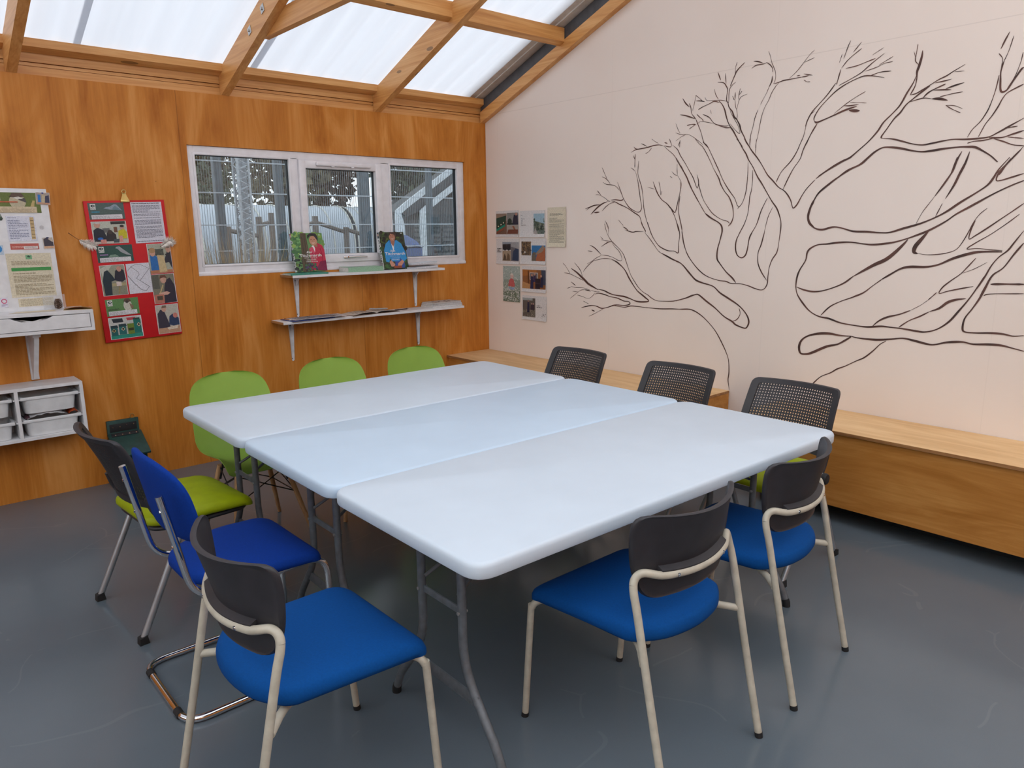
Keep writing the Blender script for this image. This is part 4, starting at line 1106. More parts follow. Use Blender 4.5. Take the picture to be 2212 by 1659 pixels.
def flat_pile(name, leaves, label, cat, loc, rz, group=None):
    """leaves: list of (w, d, thick, colour, dx, dy, rot) from the bottom up"""
    r = empty(name, loc, radians(rz), label, cat, group); z = 0
    return r
def slab(name, w, d, th, covers, pages, parent=None, items=None, curl=0):
    """a closed book or magazine lying flat, its spine along x at y = -d/2"""
    q = MB()
    q.add(rbox(-w/2+.002, w/2-.002, -d/2+.002, d/2-.002, .0012, th-.0012, .0006, 1), c=pages)
    q.add(rbox(-w/2, w/2, -d/2, d/2, 0, .0015, .0005, 1), c=covers); q.add(rbox(-w/2, w/2, -d/2, d/2, th-.0015, th, .0005, 1), c=covers)
    q.add(rbox(-w/2, w/2, -d/2, -d/2+.002, 0, th, .0005, 1), c=covers)
    if items:
        q2 = MB(); prints(q2, w, d, items, 0, .0002)
        for v, f0 in ((q2, 0),):
            for p in q2.v: p.x, p.y, p.z = p.x-w/2, p.z-d/2, th-p.y
        o_ = len(q.v); q.v += q2.v
        for f, c in zip(q2.f, q2.c): q.f.append([i+o_ for i in f]); q.m.append(0); q.c.append(c)
    if curl:
        for v in q.v:
            t = max(0, v.x/(w/2)-.1)
            v.z += curl*t*t*(.3+v.z/max(th, .001)*.7)
    return obj(name, q, M['print'], parent, smooth=30)
def place(o, x, y, z, rz, label, cat, group=None):
    o.location = (x, y, z); o.rotation_euler = (0, 0, radians(rz)); tag(o, label, cat, group); return o
TITEMS = [('t', .1, .2, .8, .6, 8, (120, 124, 126))]
g = slab('thin_booklet', .285, .13, .010, (70, 150, 130), (238, 238, 236), curl=.004)
place(g, -1.765, -.131, Z1, 1, 'thin teal edged booklet lying under the red shirt book', 'booklet', 'books on the upper shelf')
gb = slab('closed_book', .29, .155, .036, (150, 190, 160), (228, 226, 218), items=[('r', .1, .2, .8, .6, (206, 222, 208)), ('t', .15, .3, .7, .4, 4, (120, 140, 126))])
place(gb, -1.300, -.095, Z1, -2, 'thick pale green book lying flat between the two propped books', 'book', 'books on the upper shelf')
m1 = slab('magazine', .235, .13, .012, (214, 216, 222), (236, 236, 238), items=[('r', 0, 0, .1, 1, (60, 76, 150)), ('r', .42, 0, .12, 1, (60, 76, 150))], curl=.014)
place(m1, -.775, -.118, Z1, 4, 'lower of two white magazines with blue bands at the right shelf end', 'magazine', 'books on the upper shelf')
m2 = slab('magazine', .225, .125, .008, (222, 224, 230), (240, 240, 240), items=[('r', 0, 0, .3, 1, (66, 82, 156)), ('t', .4, .2, .5, .6, 5, (150, 150, 160))], curl=.020)
place(m2, -.765, -.100, Z1+.030, -6, 'upper of two white magazines with blue bands, its corner lifting', 'magazine', 'books on the upper shelf')

# lower shelf: clipboard with papers, open book, pens, three books at the right
cb = empty('clipboard', (-1.765, -.11, Z2), radians(2), 'dark blue clipboard with loose papers at the left end of the lower shelf', 'clipboard')
q = MB().add(rbox(-.165, .165, -.105, .085, 0, .004, .0015, 1)); obj('board', q, plain('dark_blue_clipboard', (34, 62, 128), .5), cb)
q = MB().add(rbox(-.160, -.135, -.045, .045, .004, .012, .003)).add(tube([(-.15, -.03, .012), (-.165, -.02, .016), (-.165, .02, .016), (-.15, .03, .012)], .0025, 6)); obj('clip', q, M['chrome'], cb)
rr = random.Random(11)
q = MB()
for i in range(3):
    q2 = MB(); prints(q2, .30, .17, [('r', 0, 0, 1, 1, (222, 222, 228))]+[('e', rr.uniform(.1, .9), rr.uniform(.15, .85), .05, .05, rr.choice([(96, 80, 76), (130, 120, 116), (70, 64, 70)])) for _ in range(9)]+[('t', .08, .1, .84, .8, 8, (150, 150, 160))], 0, .0003)
    Mx = T3(-.13+.04*i, -.075-.012*i, .006+.0022*i) @ RZ(4-5*i)
    o_ = len(q.v)
    for p in q2.v:
        pz = Mx @ Vector((p.x, p.z, -p.y)); t = max(0, (p.x/.30-.55)); pz.z += .02*t*t*(1 if i else .4); q.v.append(pz)
    for f, c in zip(q2.f, q2.c): q.f.append([k+o_ for k in f]); q.m.append(0); q.c.append(c)
obj('loose_papers', q, M['print'], cb, smooth=30)
ob_ = empty('open_book', (-1.25, -.112, Z2), radians(3), 'open printed book with cream pages lying in the middle of the lower shelf', 'book')
q = MB(); vs = []; fs = []; n = 24
for j, y in enumerate((-.085, .085)):
    for i in range(n+1):
        u = -1+2*i/n; vs.append((u*.205, y, .004+.020*(abs(u)**.5)*(1-abs(u))*1.6)); 
for i in range(n): fs.append((i, i+1, n+2+i, n+1+i))
q.add((vs, fs), c=(226, 220, 210)); q.add(rbox(-.21, .21, -.088, .088, 0, .004, .001, 1), c=(110, 86, 72))
rr = random.Random(4)
for s in (-1, 1):
    for k in range(6):
        u0 = s*(.15+.12*k); y0 = -.07
        while y0 < .06:
            l = rr.uniform(.01, .03); 
            def hz(u): return .0045+.020*(abs(u)**.5)*(1-abs(u))*1.6+.0004
            q.add(([(u0*.205, y0, hz(u0)), ((u0+s*.05)*.205, y0, hz(u0+s*.05)), ((u0+s*.05)*.205, y0+l, hz(u0+s*.05)), (u0*.205, y0+l, hz(u0))], [(0, 1, 2, 3) if s > 0 else (3, 2, 1, 0)]), c=rr.choice([(176, 168, 160), (120, 110, 104), (196, 188, 180)])); y0 += l+.006
obj('open_pages', q, M['print'], ob_, smooth=30)
def pen(loc, rz, colr, label, tilt=0):
    p = empty('pen', loc, radians(rz), label, 'pen', 'pens on the lower shelf'); p.rotation_euler = (0, radians(tilt), radians(rz))
    q = MB().add(cyl((-.07, 0, .005), (.055, 0, .005), .0042, 10)); obj('barrel', q, colr, p)
    q = MB().add(tube([(.055, 0, .005), (.068, 0, .005), (.072, 0, .005)], [.0042, .0018, .0006], 10)); obj('tip', q, M['steelplate'], p)
    q = MB().add(rbox(-.066, -.03, -.0012, .0012, .009, .0105, .0004, 1)); obj('pocket_clip', q, M['chrome'], p)
pen((-1.18, -.115, Z2+.0225), -28, plain('grey_pen', (170, 168, 172), .4), 'grey pen lying across the open book')
pen((-.965, -.105, Z2), 8, plain('dark_pen', (60, 36, 32), .4), 'dark pen lying on the bare shelf right of the open book')
for i, (w_, d_, t_, cv, pg, rz, lb) in enumerate(((.30, .165, .016, (226, 224, 224), (238, 236, 232), 1, 'bottom white book of the pile at the lower shelf right end'), (.29, .16, .013, (214, 212, 214), (236, 236, 232), -3, 'middle book of the pile at the lower shelf right end'), (.285, .155, .011, (206, 200, 196), (236, 234, 230), 3, 'patterned top book of the pile at the lower shelf right end'))):
    it = [('n', .02, .05, .96, .9, 60, .012, [(120, 110, 108), (170, 164, 160), (226, 220, 214), (86, 80, 84)])] if i == 2 else None
    s_ = slab('closed_book', w_, d_, t_, cv, pg, items=it)
    if i == 0:
        pass
    place(s_, -.575, -.10, Z2+(0, .0163, .0297)[i], rz, lb, 'book', 'books on the lower shelf')

# ------------------------------------------------------------------ white wall desk with drawers
DX1, DX0, DZ0, DZ1, DD = -3.156, -4.346, 1.005, 1.122, .295
dk = empty('wall_desk', (DX1, 0, DZ0), 0, 'white wall mounted drawer shelf under the leaning white board', 'shelf')
q = MB(); t = .018
q.add(rbox(DX0-DX1, 0, -DD, -.001, DZ1-DZ0-t, DZ1-DZ0, .001, 1)); q.add(rbox(DX0-DX1, 0, -DD, -.001, 0, t, .001, 1))
q.add(rbox(-t, 0, -DD, -.001, t, DZ1-DZ0-t, .001, 1)); q.add(rbox(DX0-DX1, DX0-DX1+t, -DD, -.001, t, DZ1-DZ0-t, .001, 1)); q.add(rbox(-.604, -.586, -DD+.004, -.001, t, DZ1-DZ0-t, .001, 1)); q.add(box(DX0-DX1, 0, -.006, -.001, t, .1))
obj('carcass', q, M['white'], dk)
for xa, xb in ((-.583, -.021), (-1.169, -.607)):
    w_ = xb-xa; zb, zt = t+.003, DZ1-DZ0-t-.003; xm = (xa+xb)/2
    pl = [(xa, zb), (xb, zb), (xb, zt), (xm+.10, zt), (xm+.075, zt-.012), (xm+.05, zt-.022), (xm-.05, zt-.022), (xm-.075, zt-.012), (xm-.10, zt), (xa, zt)]
    q = MB().add(prism(pl, lambda a, b: Vector((a, -DD, b)), lambda a, b: Vector((a, -DD+.016, b))))
    dr = obj('drawer', q, M['white'], dk, smooth=20)
    q = MB().add(box(xa+.01, xb-.01, -DD+.02, -.03, t+.002, t+.008)).add(box(xa+.01, xa+.018, -DD+.02, -.03, t, zt-.01)).add(box(xb-.018, xb-.01, -DD+.02, -.03, t, zt-.01)).add(box(xa+.01, xb-.01, -.036, -.03, t, zt-.01))
    obj('drawer_box', q, plain('dark_drawer_lining', (40, 38, 48), .7), dr, smooth=0)
q = MB(); xb_ = -3.44-DX1
q.add(rbox(xb_-.02, xb_+.02, -.02, 0, -.29, 0, .002)); q.add(rbox(xb_-.02, xb_+.02, -.25, 0, -.02, 0, .002))
pl = [(-.018, -.285), (-.018, -.02), (-.235, -.02), (-.235, -.035), (-.035, -.285)]
q.add(prism(pl, lambda a, b: Vector((xb_-.012, a, b)), lambda a, b: Vector((xb_+.012, a, b))))
obj('bracket', q, M['white'], dk); 
q = MB(); xb2 = -4.1-DX1
q.add(rbox(xb2-.02, xb2+.02, -.02, 0, -.29, 0, .002)); q.add(rbox(xb2-.02, xb2+.02, -.25, 0, -.02, 0, .002)); q.add(prism(pl, lambda a, b: Vector((xb2-.012, a, b)), lambda a, b: Vector((xb2+.012, a, b))))
obj('bracket', q, M['white'], dk)

# ------------------------------------------------------------------ white board with bird project sheets leaning above the desk
lean = math.degrees(math.asin(.055/.68))
wb = empty('leaning_board', (-3.262, -.094, DZ1), 0, 'white display board with bird picture and typed sheets leaning on the plywood', 'board')
wb.rotation_euler = (radians(-5.2), 0, 0)
BW2, BH2 = .80, .675
q = MB().add(rbox(-BW2, 0, 0, .012, 0, BH2, .002)); obj('panel', q, M['white'], wb)
def onwb(name, x0, z0, w, h, items, base=(232, 232, 232), label=None, rot=0, lift=0):
    o = paper(name, w, h, items, parent=wb, base=base); o.location = (x0+3.262, -.0006-lift, z0-DZ1); o.rotation_euler = (0, radians(rot), 0)
    if label: o['label'] = label
    return o
onwb('photo', -3.66, 1.664, .360, .110, [('r', 0, 0, 1, 1, (104, 120, 48)), ('e', .70, .55, .11, .36, (196, 186, 156)), ('p', [(.60, .78), (.64, .98), (.76, .98), (.8, .8), (.7, .72)], (96, 74, 60)), ('p', [(.66, .74), (.74, .6), (.82, .5), (.8, .74)], (84, 78, 74)), ('p', [(.72, .8), (.78, .7), (.7, .66), (.64, .74)], (226, 222, 210)), ('p', [(.59, .8), (.62, .84), (.63, .77)], (50, 46, 44)), ('p', [(.84, .16), (.9, .62), (.93, .6), (.9, .12)], (196, 172, 112)),
     ('r', .36, .6, .12, .38, (226, 226, 216)), ('T', 'BTO', .37, .66, .12, (40, 58, 60), .01, .09), ('r', .34, .5, .36, .06, (196, 92, 56)), ('r', 0, 0, .94, .30, (214, 196, 164)), ('t', .05, .04, .86, .22, 4, (176, 156, 126))], label='green banner with a sparrow')
onwb('photo', -3.320, 1.711, .068, .068, [('r', .02, .02, .96, .96, (176, 160, 150)), ('r', .14, .2, .2, .6, (30, 120, 200)), ('p', [(.4, .12), (.44, .8), (.66, .8), (.66, .1)], (200, 184, 150)), ('p', [(.62, .1), (.66, .7), (.94, .8), (.96, .1)], (56, 54, 84)), ('r', .02, .02, .96, .14, (200, 150, 120)), ('e', .5, .94, .08, .06, (30, 50, 130))], rot=3, lift=.002, label='small photo curling off the top right corner')
onwb('text_sheet', -3.477, 1.508, .138, .138, [('t', .06, .9, .7, .06, 1, (150, 150, 170)), ('t', .06, .08, .66, .78, 12, (130, 136, 164))], base=(224, 226, 240), label='white sheet of typed notes')
onwb('photo', -3.367, 1.518, .019, .122, [('r', .1, .06+.155*i, .8, .02, (90, 72, 50)) for i in range(6)], base=(206, 178, 128), rot=1.5, lift=.001, label='narrow tan strip marked like a ladder')
onwb('photo', -3.475, 1.462, .136, .033, [('t', .06, .2, .4, .6, 3, (232, 190, 180)), ('r', .46, .1, .5, .44, (226, 216, 212)), ('t', .5, .16, .4, .3, 2, (120, 70, 66))], base=(196, 92, 80), label='red banner strip')
onwb('photo', -3.316, 1.462, .053, .065, [('r', .04, .03, .92, .94, (196, 184, 170)), ('p', [(.08, .2), (.1, .84), (.4, .96), (.7, .7), (.96, .56), (.96, .22)], (58, 52, 66)), ('r', .04, .03, .92, .2, (214, 172, 138)), ('e', .5, .94, .14, .07, (34, 40, 84))], rot=-2, lift=.001, label='small photo at the right edge')
q = MB().add(([(.012*cos(2*pi*i/20), 0, .012*sin(2*pi*i/20)) for i in range(20)], [tuple(range(20))]), c=(216, 214, 216)); prints(q, .02, .02, [('t', -.4, -.35, .8, .7, 4, (170, 170, 176))], 0)
o = obj('round_sticker', q, M['print'], wb, smooth=0); o.location = (-.049, -.001, 1.582-DZ1)
onwb('text_sheet', -3.505, 1.198, .217, .243, [('r', .43, .86, .14, .10, (120, 176, 130)), ('p', [(.46, .93), (.5, .9), (.55, .91), (.5, .95)], (40, 80, 60)), ('t', .1, .73, .84, .1, 4, (150, 136, 104)), ('r', .08, .60, .88, .075, (60, 150, 70)), ('t', .1, .62, .8, .035, 1, (200, 226, 190)), ('t', .1, .52, .5, .05, 1, (170, 156, 126)), ('t', .1, .05, .86, .45, 14, (160, 146, 114))], base=(222, 212, 186), label='cream typed sheet with a green bar')
onwb('text_sheet', -3.479, 1.145, .172, .046, [('t', .06, .08, .9, .84, 7, (170, 156, 124))], base=(222, 212, 186), label='cream text strip')
onwb('photo', -3.562, 1.150, .034, .052, [('e', .5, .62, .4, .26, (206, 60, 110)), ('e', .5, .62, .28, .18, (230, 226, 232)), ('t', .1, .06, .8, .24, 2, (150, 120, 150))], base=(224, 222, 236), label='small card with a pink ring')
onwb('photo', -3.560, 1.436, .050, .052, [('e', .6, .6, .3, .36, (40, 140, 210))], base=(190, 210, 228), label='small card with a blue disc')
onwb('photo', -3.530, 1.614, .045, .045, [('n', .05, .05, .9, .9, 16, .007, [(60, 80, 60), (140, 150, 140), (40, 50, 44)])], base=(90, 106, 88), rot=-20, label='small green leafy photo')
q = MB().add(box(-.10, .012, -.0040, -.0030, .004, .082)); o = obj('clear_pocket', q, M['clearfilm'], wb, smooth=0)

# things lying on the desk top
q = MB(); rr = random.Random(2)
q.add(tube([(0, 0, .004), (0, 0, .035), (0, 0, .058)], [.008, .007, .003], 10))
for lv in range(11):
    z = .006+.0052*lv; r = .0150*sin(pi*(.26+.70*lv/11))**.8; n = 9
    for k in range(n):
        a = 2*pi*(k+.5*(lv % 2))/n+rr.uniform(-.1, .1); d = Vector((cos(a), sin(a), .35)); s = Vector((-sin(a), cos(a), 0))
        p = Vector((0, 0, z))+Vector((cos(a), sin(a), 0))*.005; e = p+d*r
        q.add(([p-s*.003, p+s*.003, e+s*.0042, e+d*.003, e-s*.0042, e-Vector((0, 0, .003))], [(0, 1, 2, 3, 4), (0, 4, 5), (1, 5, 2), (2, 5, 3), (3, 5, 4), (0, 5, 1)]))
pc = tag(obj('pine_cone', q, M['cone'], smooth=0), 'small brown pine cone standing on the white desk by the board', 'pine cone'); pc.location = (-3.298, -.150, DZ1)
q = MB(); prints(q, .25, .10, [('p', [(0, .1), (.22, 1), (.94, .94), (1, .86), (.86, .02)], (226, 212, 184)), ('L', [(.22, 1), (.0, .1)], .001, (200, 186, 160))], 0, .0004)
o = obj('paper_sheet', q, M['print'], smooth=0, M=T3(-3.555, -.245, DZ1+.0006) @ RX(-90)); tag(o, 'cream paper sheet lying flat on the white desk', 'paper')
q = MB(); q.add(box(-.07, .07, -.05, .05, 0, .0015), c=(196, 160, 96))
vs = [(-.07+.14*i/10, -.05+.1*j, .002+.013*sin(pi*i/10)*(1 if j == 0 else .6)) for j in (0, 1) for i in range(11)]
q.add((vs, [(i, i+1, 12+i, 11+i) for i in range(10)]), c=(170, 128, 74)); q.add(box(-.065, .065, .052, .058, 0, .006), c=(214, 140, 126))
o = obj('folded_card', q, M['print'], smooth=0, M=T3(-3.212, -.205, DZ1+.0005) @ RZ(-14)); tag(o, 'bowed brown card lying at the right end of the white desk', 'card')

# ------------------------------------------------------------------ white wall cabinet with plastic bins
CX1, CX0, CZ0, CZ1, CD = -3.241, -4.231, .402, .706, .21
cab = empty('bin_cabinet', (CX1, 0, CZ0), 0, 'white wall cabinet with open bays for plastic bins, low on the plywood', 'cabinet')
q = MB(); W_, H_ = CX0-CX1, CZ1-CZ0; t = .018
q.add(rbox(W_, 0, -CD, -.001, H_-t, H_, .001, 1)).add(rbox(W_, 0, -CD, -.001, 0, t, .001, 1)).add(rbox(-t, 0, -CD, -.001, t, H_-t, .001, 1)).add(rbox(W_, W_+t, -CD, -.001, t, H_-t, .001, 1))
bays = []
for i in (1, 2):
    xx = W_*i/3; q.add(rbox(xx-.009, xx+.009, -CD, -.001, t, H_-t, .001, 1))
q.add(box(W_, 0, -.004, -.001, .01, H_-.01))
obj('carcass', q, M['white'], cab)
for i in range(2):
    xa, xb = W_*(i+1)/3+.009, W_*i/3-(.018 if i == 0 else .009)
    for z in (.105, .235):
        for x_ in (xa, xb-.008): obj('bin_runner', MB().add(box(x_, x_+.008, -CD+.004, -.01, z, z+.006)), M['white'], cab, smooth=0)
def bin_(name):
    """open tray, origin under its rim at the front centre, rim 0.295 wide"""
    b_ = empty(name); q = MB()
    def ring(w, d, z, r, y0): return [Vector((x, y0+y, z)) for x, y in rpoly([(-w/2, 0), (w/2, 0), (w/2, d), (-w/2, d)], r, 5)]
    rings = [ring(.150, .110, -.096, .03, .035), ring(.245, .155, -.092, .04, .012), ring(.262, .172, -.02, .035, .004), ring(.266, .176, 0, .03, .002), ring(.288, .180, .001, .02, 0), ring(.288, .180, .006, .02, 0), ring(.262, .172, .006, .03, .004), ring(.256, .168, -.02, .03, .006), ring(.240, .150, -.088, .035, .015)]
    q.add(loft(rings)); obj('tray', q, M['bin'], b_, smooth=40)
    q = MB().add(rbox(-.144, .144, -.002, .006, -.012, .006, .003)); obj('rim', q, M['bin'], b_)
    return b_
bp = bin_('plastic_bin'); used = False
BN = [(0, .235, 'white plastic bin, upper one in the right bay of the wall cabinet', 0), (0, .105, 'white plastic bin heaped with papers, lower one in the right bay of the wall cabinet', 1), (1, .235, 'white plastic bin, upper one in the middle bay of the wall cabinet', 0), (1, .105, 'white plastic bin, lower one in the middle bay of the wall cabinet', 0)]
for col, z, lab, st in BN:
    xa, xb = W_*(col+1)/3+.009, W_*col/3-(.018 if col == 0 else .009)
    loc = (CX1+(xa+xb)/2, -CD+.012, CZ0+z+.0065)
    if not used: bp.location = loc; tag(bp, lab, 'bin', 'bins in the wall cabinet'); used = True
    else: copy_tree(bp, loc, 0, lab, 'bins in the wall cabinet')
bx_ = CX1+(W_/3+.009-.018)/2
rr = random.Random(9)
for i, (c, dx, w_, hh, nm, lab) in enumerate((((226, 226, 230), -.02, .20, .045, 'plastic_bag', 'crumpled clear plastic bag bulging from the lower right bin'), ((196, 86, 44), .112, .05, .034, 'orange_packet', 'orange packet at the right side of the lower right bin'), ((104, 74, 84), -.112, .035, .022, 'paper_bundle', 'bundle of dark edged papers at the left of the lower right bin'))):
    vs = []; fs = []; nx, ny = 12, 6
    for j in range(ny+1):
        for k in range(nx+1):
            u, v_ = k/nx, j/ny
            vs.append((bx_+dx-w_/2+w_*u, -CD+.03+.12*v_, CZ0+.105+.012+hh*sin(pi*u)**.6*sin(pi*min(1, .1+v_*.9))**.5*rr.uniform(.7, 1.0)))
    for j in range(ny):
        for k in range(nx): fs.append((j*(nx+1)+k, j*(nx+1)+k+1, (j+1)*(nx+1)+k+1, (j+1)*(nx+1)+k))
    q = MB().add((vs, fs), c=c); tag(obj(nm, q, M['gloss'], smooth=60), lab, nm.split('_')[-1])

# ------------------------------------------------------------------ bench boxes along the pale wall
def bench(y0, y1, z, d, label):
    b_ = empty('bench_box', (-d/2-.003, (y0+y1)/2, 0), 0, label, 'bench', 'plywood bench boxes'); L_ = (y1-y0)/2
    q = MB().add(rbox(-d/2-.0, d/2, -L_, L_, z-.018, z, .0015, 1)); t_ = obj('seat_board', q, M['ply_bench_top'], b_)
    q = MB().add(box(-d/2-.001, -d/2, -L_, L_, z-.0165, z-.0015)).add(box(-d/2, d/2-.002, -L_-.001, -L_, z-.0165, z-.0015)); obj('board_edge', q, M['ply_edge'], t_, smooth=0)
    q = MB().add(box(-d/2+.016, -d/2+.034, -L_+.002, L_-.002, .092, z-.018)); obj('front_panel', q, M['ply_bench'], b_, smooth=0)
    for s in (-1, 1):
        q = MB().add(box(-d/2+.034, d/2, s*(L_-.002), s*(L_-.02), .092, z-.018)); obj('end_panel', q, M['ply_bench'], b_, smooth=0)
    q = MB().add(box(-d/2+.034, d/2, -L_+.02, L_-.02, .092, .11)); obj('base_board', q, M['ply_bench'], b_, smooth=0)
    q = MB().add(box(-d/2+.20, -d/2+.22, -L_+.05, L_-.05, 0, .092)).add(box(-d/2+.2, d/2-.02, -L_+.05, -L_+.07, 0, .092)).add(box(-d/2+.2, d/2-.02, L_-.07, L_-.05, 0, .092))
    obj('plinth', q, M['gasket'], b_, smooth=0)
bench(-2.440, -.003, .5025, .4645, 'honey plywood bench box running into the corner of the room')
bench(-5.70, -2.80, .5025, .4645, 'honey plywood bench box at the right, in front of the pale wall')

# ------------------------------------------------------------------ dark green nest box on the floor
nb = empty('nest_box', (-3.012, -.002, 0), 0, 'dark green wooden nest box with hinged sloping lid on the floor by the plywood', 'nest box')
q = MB().add(rbox(-.092, .092, -.018, 0, 0, .398, .002)); obj('back_board', q, M['birdgreen'], nb)
pl = [(-.018, .01), (-.165, .01), (-.165, .215), (-.018, .30)]
q = MB().add(prism(pl, lambda a, b: Vector((-.085, a, b)), lambda a, b: Vector((.085, a, b)))); obj('body', q, M['birdgreen'], nb, smooth=20)
q = MB().add(rbox(-.098, .098, -.21, -.0, 0, .016, .003), M=T3(0, -.019, .306) @ RX(30)); lid = obj('lid', q, M['birdgreen'], nb)
q = MB().add(rbox(-.078, .078, -.021, -.018, .326, .376, .001)); h_ = obj('hinge', q, M['rubber'], nb)
q = MB().add(rbox(-.078, .078, -.034, -.004, .0165, .019, .001), M=T3(0, -.019, .306) @ RX(30)); obj('hinge_leaf', q, M['rubber'], h_)
for x in (-.06, -.02, .02, .06):
    q = MB().add(cyl((x, -.0235, .356+.006*(x > 0)), (x, -.021, .356+.006*(x > 0)), .004, 8)); obj('screw', q, M['chrome'], h_)
    q = MB().add(cyl((x+.004, -.024, .0192), (x+.004, -.024, .021), .004, 8), M=T3(0, -.019, .306) @ RX(30)); obj('screw', q, M['chrome'], h_)
q = MB().add(tube([(.06+.012*cos(t*pi/8), -.008, .41+.014*sin(t*pi/8)) for t in range(-4, 13)], .0022, 6)).add(cyl((.06, -.008, .39), (.06, -.008, .40), .004)); obj('hanging_eye', q, M['brass'], nb)
# ------------------------------------------------------------------ three folding tables side by side
TH, TL, TW = .74, 1.83, .7602
TX, TY, TA = -3.0925, -1.4489, -.0158
def tabpt(u, v): return (TX+u*cos(TA)+v*sin(TA), TY+u*sin(TA)-v*cos(TA), 0)
def make_table(loc, label, mat):
    t_ = empty('folding_table', loc, TA, label, 'table', 'folding tables pushed together')
    g = .0015
    base = lambda e, r: rpoly([(-TL/2+g+e, -TW/2+g+e), (TL/2-g-e, -TW/2+g+e), (TL/2-g-e, TW/2-g-e), (-TL/2+g+e, TW/2-g-e)], r, 8)
    rg = lambda e, r, z: [Vector((x, y, z)) for x, y in base(e, r)]
    q = MB().add(loft([rg(.03, .05, TH-.040), rg(.012, .06, TH-.044), rg(.002, .065, TH-.043), rg(0, .066, TH-.038), rg(0, .066, TH-.014), rg(.0025, .065, TH-.006), rg(.007, .062, TH-.0015), rg(.014, .056, TH)]))
    obj('tabletop', q, mat, t_, smooth=50)
    q = MB()
    for s in (-1, 1):
        q.add(rbox(-.80, .80, s*.30-.012, s*.30+.012, TH-.065, TH-.040, .003))
    obj('side_rail', q, M['greysteel'], t_)
    for e in (-1, 1):
        xl = e*(TL/2-.155)
        q = MB().add(cyl((xl, -.31, TH-.053), (xl, .31, TH-.053), .011, 10)); ax = obj('leg_axle', q, M['greysteel'], t_)
        for s in (-1, 1):
            path = fillet([(xl, s*.104, TH-.053), (xl, s*.104, .28), (xl, s*.255, .085), (xl, s*.285, .018)], [.09, .08], 7)
            q = MB().add(tube(path, .0135, 12)); lg = obj('leg', q, M['greysteel'], t_)
            d = Vector((xl, s*.285, .018))-Vector(path[-2])
            q = MB().add(tube([Vector((xl, s*.285, .018))-d.normalized()*.012, (xl, s*.285, .018), (xl, s*.287, 0)], .0155, 12)); obj('foot_cap', q, M['rubber'], lg)
            q = MB().add(cyl((xl-.0165, s*.104, .455), (xl+.0165, s*.104, .455), .0055, 10)); obj('rivet', q, M['steelplate'], lg)
        q = MB().add(rbox(xl-.003, xl+.003, -.115, .115, .445, .467, .001)); obj('upper_crossbar', q, M['greysteel'], t_)
        q = MB().add(rbox(xl-.003, xl+.003, -.175, .175, .175, .215, .001)); obj('lower_crossbar', q, M['greysteel'], t_)
        for s in (-1, 1):
            q = MB().add(tube([(xl, s*.085, .50), (xl-e*.36, s*.02, TH-.048)], .006, 8)); obj('folding_brace', q, M['greysteel'], t_)
    return t_
LB = ('white folding table nearest the window wall, farthest of the three pushed together', 'bluish white folding table in the middle of the three pushed together', 'white folding table nearest the camera of the three pushed together')
for i in range(3): make_table(tabpt(TL/2, TW*(i+.5)), LB[i], M['tableblue'] if i == 1 else M['table'])

# ------------------------------------------------------------------ chair helpers
def cushion(outline, z0, th, dome=.012, front_drop=0.0, ymax=.27, n_in=4, edge=.012):
    """padded seat; outline is a closed polygon (x, y), top crowned"""
    cx = sum(p[0] for p in outline)/len(outline); cy = sum(p[1] for p in outline)/len(outline)
    def ring(s, z, top=False):
        out = []
        for x, y in outline:
            X, Y_ = cx+(x-cx)*s, cy+(y-cy)*s
            zz = z
            if top or z > z0+.01: zz -= front_drop*max(0, (Y_-(ymax-.16))/.16)**2
            out.append(Vector((X, Y_, zz)))
        return out
    e = edge/.22
    r = [ring(1-e*1.8, z0), ring(1-e*.5, z0+.004), ring(1, z0+.012), ring(1, z0+th*.55), ring(1-e*.35, z0+th*.82), ring(1-e*1.0, z0+th*.96), ring(1-e*2.2, z0+th+dome*.25, True)]
    for k in range(1, n_in+1):
        s = (1-e*2.2)*(1-k/(n_in+.6)); r.append(ring(s, z0+th+dome*(.25+.75*(1-(s)**2)), True))
    return loft(r)
def shell(outline, surf, th, rim=.0, scales=(1, .985, .955, .9, .82, .72, .61, .49, .36, .22, .1)):
    """curved plastic shell from a flat outline (s, t): surf(s, t) -> point on the front face, thickness along +y-back"""
    cx = 0; cy = sum(p[1] for p in outline)/len(outline)
    fr = []; bk = []
    for k, s in enumerate(scales):
        a = []; b_ = []
        for x, y in outline:
            X, Y_ = x*s, cy+(y-cy)*s
            p = Vector(surf(X, Y_)); h = th/2*(1 if k else .45) + (rim if k == 1 else 0)
            a.append(p+Vector((0, h, 0))); b_.append(p-Vector((0, h, 0)))
        fr.append(a); bk.append(b_)
    rings = fr[::-1]+bk
    return loft(rings)

def even(P, n=72):
    P = [Vector(p) for p in P]; L = [0]
    for i in range(len(P)): L.append(L[-1]+(P[(i+1) % len(P)]-P[i]).length)
    out = []; i = 0
    for k in range(n):
        d = L[-1]*k/n
        while L[i+1] < d: i += 1
        sg = L[i+1]-L[i]; p = P[i].lerp(P[(i+1) % len(P)], (d-L[i])/sg if sg > 1e-9 else 0); out.append((p.x, p.y))
    return out
